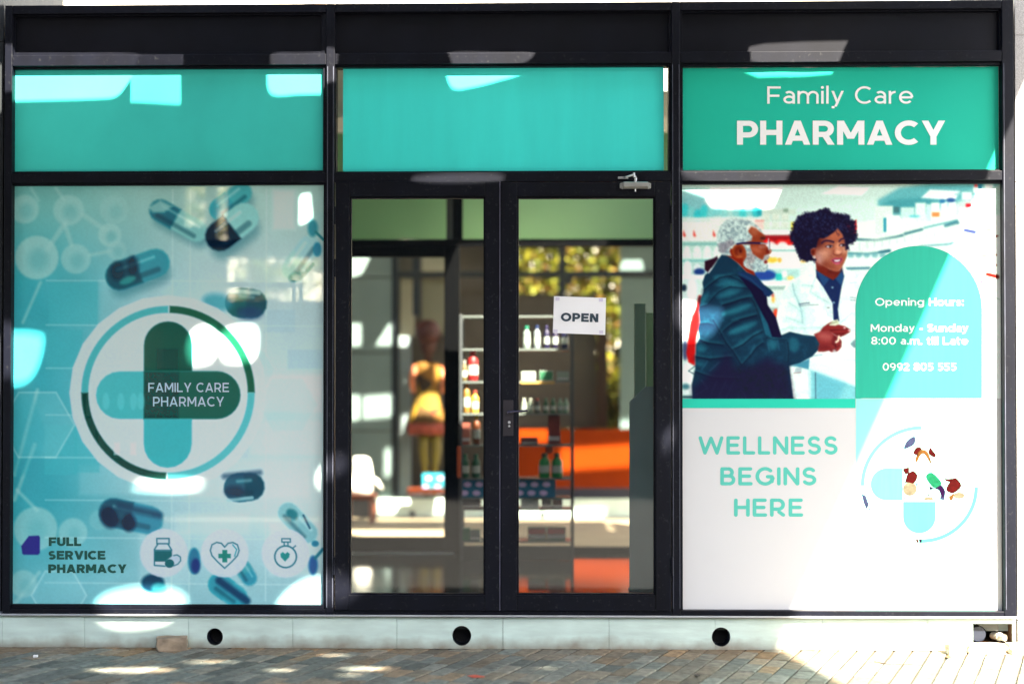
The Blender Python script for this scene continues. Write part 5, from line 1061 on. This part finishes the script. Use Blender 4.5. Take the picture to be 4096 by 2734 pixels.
def product(kind, x0, y0, x1, y1, c, label, cat='box', c2=None, split=.35, group=None, y=YS+.03):
    c = tuple(int(v*.8) for v in c); c2 = c2 and tuple(int(v*.8) for v in c2)
    X0, X1, Z0, Z1 = rectp(x0, y0, x1, y1, y); W = X1-X0; H_ = Z1-Z0; e_ = empty({'box': 'carton', 'bottle': 'bottle', 'tube': 'tube', 'pack': 'pack'}[kind], ((X0+X1)/2, y+.04, Z0), label, cat, group or ('goods behind the capsule window film' if y < 2 else 'goods on the shelf unit behind the doors' if y < 3 else 'cartons across the lane'))
    m1 = simple('goods_%d_%d_%d' % c, c)
    if kind in ('box', 'pack'):
        boxo('body', (X0, X1, y, y+min(.1, W*1.2), Z0, Z1), m1, e_, .002)
        if c2:
            boxo('label_panel', (X0+W*.04, X1-W*.04, y-.002, y-.0005, Z0+H_*split, Z1-H_*.06), simple('goods_%d_%d_%d' % c2, c2), e_, 0)
            boxo('label_stripe', (X0+W*.04, X1-W*.04, y-.002, y-.0005, Z0+H_*split*.45, Z0+H_*split*.9), simple('goods_220_216_214', (160, 158, 156)), e_, 0)
    else:
        r = W/2; bm = bmesh.new(); lathe(bm, [(r*.86, 0), (r, H_*.04), (r, H_*.62), (r*.9, H_*.72), (r*.5, H_*.8), (r*.45, H_*.84)] if kind == 'bottle' else [(r*.5, 0), (r*.55, H_*.16), (r*.6, H_*.2), (r, H_*.3), (r, H_*.97), (r*.3, H_)], ((X0+X1)/2, y+r, Z0), 16)
        obj('body', bm, m1, e_, smooth=True)
        bm = bmesh.new(); lathe(bm, [(r*.55, H_*.84), (r*.55, H_*.98), (r*.45, H_)] if kind == 'bottle' else [(r*.6, -.0), (r*.62, H_*.18)], ((X0+X1)/2, y+r, Z0+(.0005)), 14); obj('cap', bm, simple('goods_%d_%d_%d' % (c2 or (230, 230, 226)), c2 or (230, 230, 226)), e_)
        bm = bmesh.new(); lathe(bm, [(r*1.02, H_*.2), (r*1.02, H_*.5)] if kind == 'bottle' else [(r*1.02, H_*.4), (r*1.02, H_*.75)], ((X0+X1)/2, y+r, Z0), 16); obj('label_band', bm, simple('goods_210_216_206', (150, 158, 150)) if sum(c) < 420 else simple('goods_60_120_70', (60, 120, 70)), e_)
    return e_
product('bottle', 2092, 1302, 2121, 1393, (150, 168, 160), 'white bottle with a green foot, first on the shelf left of the notice', 'bottle', (20, 120, 90))
product('bottle', 2135, 1300, 2161, 1393, (150, 162, 168), 'pale bottle with a navy cap, second on the shelf below left of the notice', 'bottle', (18, 40, 90))
product('bottle', 2175, 1300, 2198, 1393, (24, 16, 64), 'deep purple bottle just left of the notice edge', 'bottle', (30, 20, 70))
product('bottle', 2208, 1302, 2233, 1393, (30, 20, 60), 'purple bottle half hidden behind the lower left corner of the notice', 'bottle', (20, 30, 70))
product('bottle', 2245, 1304, 2274, 1393, (18, 22, 74), 'navy bottle nearest the right post of the shelf unit', 'bottle', (16, 30, 80))
product('box', 2085, 1484, 2143, 1523, (140, 156, 146), 'pale carton, left of three under the bottle shelf', 'box', (176, 186, 176))
product('box', 2158, 1482, 2213, 1523, (170, 180, 170), 'white carton with a green label, middle of three', 'box', (40, 120, 80), .1)
product('box', 2226, 1484, 2276, 1523, (120, 140, 130), 'greyish carton, right of three under the bottle shelf', 'box', (140, 156, 142))
boxo_ = product('box', 2082, 1525, 2218, 1534, (214, 170, 84), 'thin gold display tray on the shelf edge under the pale cartons', 'tray', None, y=YS-.02)
for i, (x, c, c2, d) in enumerate(((2096, (150, 164, 146), (190, 196, 180), 'white and green tube beside the door handle tip'), (2122, (146, 160, 142), (196, 200, 184), 'white and green tube, second from the door handle'), (2149, (60, 66, 66), (190, 50, 40), 'dark tube with a red end standing among pale tubes'), (2184, (40, 96, 60), (60, 120, 90), 'dark green dotted tube right of the red ended tube'), (2213, (46, 104, 66), (70, 126, 96), 'dark green dotted tube, second right of the red ended tube'), (2241, (120, 158, 132), (110, 150, 130), 'pale green tube near the shelf post'), (2264, (130, 166, 140), (120, 156, 136), 'palest green tube, nearest the shelf post'))):
    product('bottle', x-11, 1592, x+11, 1651, c, d, 'tube', c2)
product('box', 2083, 1749, 2151, 1777, (44, 12, 12), 'low dark red carton in front of the bright patch', 'box', (90, 20, 14))
product('box', 2192, 1657, 2241, 1777, (96, 14, 6), 'tall brown red carton on the fourth shelf', 'box', (120, 20, 8), .3)
for a, b, d in ((2156, 2200, 'bright green bottle, left one of the pair on the lit shelf'), (2206, 2250, 'bright green bottle, right one of the pair on the lit shelf')): product('bottle', a, 1812, b, 1910, (0, 150, 70), d, 'bottle', (0, 90, 50))
product('box', 2182, 1786, 2211, 1812, (190, 60, 20), 'orange cap pack showing above the two green bottles', 'pack', None, y=YS+.12)
def dots(e_, x0, y0, x1, y1, y):
    m_ = simple('goods_pink_dot', (190, 170, 214)); bm = bmesh.new()
    for j, yy in enumerate((y0+(y1-y0)*.27, y0+(y1-y0)*.75)):
        k = 0; x = x0+(12 if j else 24)
        while x < x1-6:
            p = R(x, yy, y-.003); bm.faces.new([bm.verts.new((p.x+.030*math.cos(t)*.9, y-.003, p.z+.020*math.sin(t)*.9)) for t in [q*math.pi/8 for q in range(16)]]); x += 48
    obj('pattern', bm, m_, e_)
for a, b, d in ((2066, 2222, 'blue carton with pink dots behind the right door leaf'), (1846, 1990, 'blue carton with pink dots behind the left door leaf')):
    e_ = product('box', a, 1917, b, 1988, (14, 120, 160), d, 'box'); dots(e_, a, 1917, b, 1988, YS+.03)
product('box', 2084, 1999, 2156, 2033, (190, 196, 190), 'plain white carton on the low shelf of the right door', 'box')
product('box', 2166, 1991, 2206, 2033, (110, 30, 10), 'black and rust coloured carton next to the white one', 'box', (30, 16, 30))
product('box', 2208, 1993, 2250, 2033, (40, 20, 34), 'dark plum carton with rust edge, right end of the low shelf', 'box', (100, 34, 14))
for a, b, d in ((2111, 2185, 'green carton with a red top, left of two on the bottom shelf'), (2187, 2263, 'green carton with a red top, right of two on the bottom shelf')): product('box', a, 2109, b, 2162, (0, 84, 54), d, 'box', (160, 16, 18), .5)
product('bottle', 1868, 1396, 1912, 1523, (150, 20, 22), 'red bottle on the upper shelf behind the left door leaf', 'bottle', (235, 14, 10))
product('bottle', 1846, 1440, 1868, 1523, (110, 94, 50), 'small olive bottle left of the red bottle', 'bottle', (150, 150, 140))
product('bottle', 1852, 1526, 1880, 1651, (150, 110, 40), 'amber bottle on the second shelf behind the left door leaf', 'bottle', (240, 150, 10))
product('bottle', 1884, 1560, 1914, 1651, (230, 180, 60), 'yellow bottle right of the amber bottle', 'bottle', (150, 60, 40))
product('bottle', 1892, 1656, 1920, 1777, (120, 60, 20), 'brown bottle with a yellow top on the third shelf', 'bottle', (236, 190, 20))
product('box', 1846, 1690, 1880, 1777, (150, 70, 50), 'red and white pack left of the yellow topped bottle', 'pack', (190, 110, 90))
for a, b, d in ((1845, 1876, 'green and white bottle, left one behind the left door leaf'), (1887, 1920, 'green and white bottle, right one behind the left door leaf')): product('bottle', a, 1815, b, 1910, (20, 96, 66), d, 'bottle', (20, 110, 80))
product('box', 1829, 1784, 1843, 1908, (220, 90, 30), 'narrow orange pack against the left shelf post', 'pack', None, y=YS-.02)
product('box', 1843, 1994, 1922, 2033, (96, 20, 14), 'dark red carton on the low shelf of the left door', 'box', (40, 24, 40))
product('box', 1838, 2112, 1880, 2162, (0, 104, 66), 'plain green carton at the foot of the left door', 'box')
product('box', 1882, 2118, 1920, 2162, (20, 92, 62), 'green and silver carton at the foot of the left door', 'box', (120, 130, 124))
# shelf behind the film
sh2 = shelf_unit(330, 1180, (1128, 1302, 1475, 1662, 1832, 2002, 2152), 1120, 2225, 1.0, 'pale shelf unit dimly visible behind the capsule window film')
for i, (x, w_, y1, h_, c, d) in enumerate(((420, 60, 1475, 110, (200, 200, 205), 'white carton on the second shelf behind the film'), (520, 50, 1475, 130, (180, 190, 190), 'tall grey carton behind the film'), (960, 90, 1475, 120, (190, 190, 196), 'wide pale carton behind the film, right side'), (470, 34, 1662, 90, (215, 225, 225), 'white bottle left of the cross behind the film'), (900, 130, 1662, 50, (60, 60, 66), 'dark low carton behind the cross emblem'), (450, 40, 1832, 70, (210, 214, 222), 'small white carton under the cross'), (980, 110, 2002, 90, (190, 196, 200), 'pale carton at the lower right behind the film'))):
    product('bottle' if w_ < 36 else 'box', x, y1-h_, x+w_, y1, c, d, 'bottle' if w_ < 36 else 'box', y=1.05)
# grey board standing just inside the right leaf
bs = empty('display_board', (R(2590, 2000, .5).x, .5, FZ), 'grey green folding board standing inside the right door leaf', 'board')
bm = bmesh.new(); V, Fs = cdt([[(2518, 2352), (2518, 1606), (2582, 1545), (2670, 1545), (2670, 2352)]], lambda o: len(o) > 0, 1e-3); plate(bm, V, Fs, lambda v: R(v[0], v[1], .5), (0, .02, 0)); obj('lower_panel', bm, simple('board_grey', (98, 118, 124), noise=.04), bs, .002)
bm = bmesh.new(); pbox(bm, 2538, 1213, 2582, 1640, .56, .60, .56); obj('upright_panel', bm, simple('board_green', (98, 128, 114)), bs, .002)
bm = bmesh.new(); pbox(bm, 2585, 1250, 2618, 1560, .60, .63, .6); obj('side_panel', bm, simple('board_light', (120, 156, 120)), bs, .002)
bm = bmesh.new(); pbox(bm, 2515, 2352, 2670, 2368, .49, .55, .5); obj('foot', bm, simple('board_foot', (84, 96, 92)), bs, .002)
# ------------------------------------------------------------------ dressed shop dummy across the lane
mn = empty('mannequin', R(1712, 1985, YL+.3), 'shop dummy in a yellow and orange print dress behind the left door leaf', 'mannequin')
yd = YL-.02; P0 = R(1712, 1985, yd); k_ = (YL-.02+7.5)/F
dressm = bpy.data.materials.new('print_dress'); dressm.use_nodes = True; n_ = dressm.node_tree; P_ = n_.nodes['Principled BSDF']; P_.inputs['Roughness'].default_value = .8
vo = n_.nodes.new('ShaderNodeTexVoronoi'); vo.inputs['Scale'].default_value = 6.5; cr = n_.nodes.new('ShaderNodeValToRGB'); tc = n_.nodes.new('ShaderNodeTexCoord')
n_.links.new(tc.outputs['Object'], vo.inputs['Vector']); n_.links.new(vo.outputs['Color'], cr.inputs[0]); n_.links.new(cr.outputs[0], P_.inputs['Base Color'])
for i, (p, c) in enumerate(((0, (.05, .03, .005)), (.35, (.30, .13, .006)), (.52, (.03, .02, .01)), (.68, (.42, .25, .01)), (.85, (.16, .02, .004)))):
    e_ = cr.color_ramp.elements[i] if i < 2 else cr.color_ramp.elements.new(p); e_.position = p; e_.color = c+(1,)
def mz(py): return (1985-py)*k_
bm = bmesh.new(); lathe(bm, [(.0, mz(1470)), (34*k_, mz(1462)), (42*k_, mz(1448)), (52*k_, mz(1462)), (46*k_, mz(1500)), (40*k_, mz(1545)), (46*k_, mz(1580)), (60*k_, mz(1630)), (74*k_, mz(1680)), (76*k_, mz(1692)), (0.0, mz(1690))], (P0.x, yd, P0.z), 40, 1, .6, fold=.06); obj('dress', bm, dressm, mn, smooth=True)
bm = bmesh.new(); lathe(bm, [(70*k_, mz(1680)), (80*k_, mz(1705)), (76*k_, mz(1735)), (66*k_, mz(1738)), (30*k_, mz(1700))], (P0.x, yd, P0.z), 40, 1, .6, fold=.10); obj('hem_ruffle', bm, simple('coral_cloth', (150, 64, 44), noise=.6, nscale=20), mn, smooth=True)
for s_ in (-1, 1):
    bm = bmesh.new(); xx = P0.x+s_*22*k_+8*k_; tube(bm, [(xx, yd, P0.z+mz(1735)), (xx+s_*4*k_, yd-.02, P0.z+mz(1800)), (xx-s_*2*k_, yd, P0.z+mz(1870)), (xx-s_*6*k_, yd, P0.z+mz(1980))], [24*k_, 20*k_, 13*k_, 8*k_], 12)
    obj('trouser_leg', bm, simple('olive_cloth', (120, 104, 26)), mn, smooth=True)
bm = bmesh.new(); lathe(bm, [(0, mz(1458)), (14*k_, mz(1452)), (14*k_, mz(1420)), (30*k_, mz(1400)), (36*k_, mz(1360)), (30*k_, mz(1330)), (0, mz(1318))], (P0.x, yd, P0.z), 20, 1, .9); obj('head', bm, simple('dummy_brown', (66, 30, 20)), mn, smooth=True)
bm = bmesh.new(); lathe(bm, [(0, mz(1372)), (34*k_, mz(1370)), (46*k_, mz(1352)), (50*k_, mz(1330)), (48*k_, mz(1308)), (38*k_, mz(1290)), (20*k_, mz(1279)), (0, mz(1276))], (P0.x, yd-.03, P0.z), 20, 1, .8)
obj('head_wrap', bm, simple('orange_wrap', (70, 30, 22), noise=.6, nscale=14), mn, smooth=True)
bm = bmesh.new()
for s_ in (-1, 1): tube(bm, [(P0.x+s_*46*k_, yd, P0.z+mz(1462)), (P0.x+s_*66*k_, yd-.02, P0.z+mz(1510)), (P0.x+s_*58*k_, yd-.05, P0.z+mz(1570))], [14*k_, 13*k_, 8*k_], 10)
obj('sleeve', bm, simple('peach_cloth', (190, 110, 70), noise=.5, nscale=20), mn, smooth=True)
e_ = product('box', 1690, 1893, 1772, 1962, (40, 170, 190), 'pale blue carton with pink dots under the dressed dummy', 'box', None, y=YL-.3); dots(e_, 1690, 1893, 1772, 1962, YL-.3)
product('box', 1630, 1952, 1772, 1974, (224, 108, 60), 'flat orange tray along the top of the far plinth', 'tray', None, y=YL-.32)
bm = bmesh.new(); X0, X1, Z0, Z1 = rectp(1380, 1975, 1503, 1993, YL-.6); st = empty('wooden_stool', ((X0+X1)/2, YL-.6, LZ), 'brown wooden stool on the far side of the lane', 'stool')
boxo('seat', (X0, X1, YL-.75, YL-.45, Z0, Z1), simple('brown_wood', (110, 52, 22)), st, .004)
for xa in (X0+.01, X1-.05):
    for ya_ in (YL-.73, YL-.5): boxo('leg', (xa, xa+.04, ya_, ya_+.03, LZ, Z0-.001), simple('brown_wood', (110, 52, 22)), st, .002)
cz_ = R(1450, 1975, YL-.6); kk = 13.4/F; wb = empty('white_bag', (cz_.x, YL-.6, Z1), 'bulging white sack standing in sunlight on the brown stool', 'bag')
bm = bmesh.new(); lathe(bm, [(0, .0), (48*kk, .0), (56*kk, 30*kk), (50*kk, 90*kk), (40*kk, 140*kk), (20*kk, 150*kk), (0, 150*kk)], (cz_.x-10*kk, YL-.6, Z1+.001), 18, 1, .7); obj('sack', bm, simple('white_cloth', (226, 224, 214)), wb, smooth=True)
bm = bmesh.new(); tube(bm, [(cz_.x+20*kk, YL-.64, Z1+70*kk), (cz_.x+60*kk, YL-.66, Z1+50*kk), (cz_.x+80*kk, YL-.64, Z1+20*kk)], [12*kk, 12*kk, 6*kk], 10); obj('strap', bm, simple('white_cloth', (226, 224, 214)), wb, smooth=True)
# ------------------------------------------------------------------ small things on the ground
def rock(name, x, y, sx, sy, sz, rot, mt, label, cat, z=0, seed=0, cuts=2, amp=.12):
    rr = random.Random(seed); bm = bmesh.new(); bmesh.ops.create_cube(bm, size=1); bmesh.ops.subdivide_edges(bm, edges=bm.edges[:], cuts=cuts, use_grid_fill=True)
    for v in bm.verts:
        v.co += Vector((rr.gauss(0, 1), rr.gauss(0, 1), rr.gauss(0, 1)))*amp*.3; v.co = Vector((v.co.x*sx, v.co.y*sy, (v.co.z+.5)*sz))
    me_rot = Matrix.Rotation(math.radians(rot), 4, 'Z'); bmesh.ops.transform(bm, matrix=Matrix.Translation((x, y, z)) @ me_rot, verts=bm.verts)
    return tag(obj(name, bm, mt, None, .004), label, cat, 'loose bricks at the foot of the plinth' if name == 'loose_brick' else None)
p = G(690, 2597); rock('loose_brick', p.x, p.y, .155, .10, .068, 14, M['brick'], 'loose stained brick lying against the left plinth', 'brick', seed=2, amp=.07)
p = G(3822, 2614); rock('loose_brick', p.x, p.y, .09, .07, .052, 5, M['mortar'], 'small broken brick, left end of the rubble under the pipe recess', 'brick', seed=4)
p = G(3945, 2608); rock('loose_brick', p.x, p.y, .19, .08, .045, -3, M['mortar'], 'long mortar covered brick under the two pipes', 'brick', seed=6)
p = G(4080, 2610); rock('loose_brick', p.x, p.y, .12, .09, .05, 8, M['mortar'], 'rubble brick at the foot of the granite pillar', 'brick', seed=9)
bm = bmesh.new(); a = G(3498, 2650); b = G(3545, 2656); c = G(3690, 2661); tube(bm, [a+Vector((0, 0, .008)), a+Vector((.006, 0, .005)), b+Vector((0, 0, .004)), c+Vector((0, 0, .004))], [.0035, .0025, .0018, .0016], 7); tag(obj('twig', bm, simple('twig_brown', (60, 36, 14))), 'thin dark twig on the sunlit paving bricks', 'twig')
p = G(142, 2628); rock('pebble', p.x, p.y, .022, .018, .014, 0, M['white'], 'tiny white pebble on the shaded paving at far left', 'pebble', seed=1)
def scrap(name, pts, c, label, cat, h=.003):
    bm = bmesh.new(); vs = [bm.verts.new(G(x, y)+Vector((0, 0, h+.002*(i % 2)))) for i, (x, y) in enumerate(pts)]; bm.faces.new(vs)
    r = bmesh.ops.extrude_face_region(bm, geom=bm.faces[:]); bmesh.ops.translate(bm, vec=(0, 0, .0015), verts=[v for v in r['geom'] if isinstance(v, bmesh.types.BMVert)])
    tag(obj(name, bm, simple('scrap_%d_%d_%d' % c, c)), label, cat)
scrap('paper_scrap', [(1868, 2704), (1900, 2701), (1940, 2706), (1936, 2711), (1895, 2711)], (190, 80, 60), 'red scrap of wrapper on the paving before the doors', 'litter')
scrap('dry_leaf', [(2776, 2702), (2790, 2700), (2800, 2706), (2788, 2710)], (40, 26, 16), 'curled brown leaf on the paving below the WELLNESS poster', 'leaf', .006)
scrap('paper_scrap', [(3780, 2628), (3792, 2622), (3804, 2628), (3794, 2634)], (120, 76, 40), 'tan scrap beside the broken brick', 'litter')
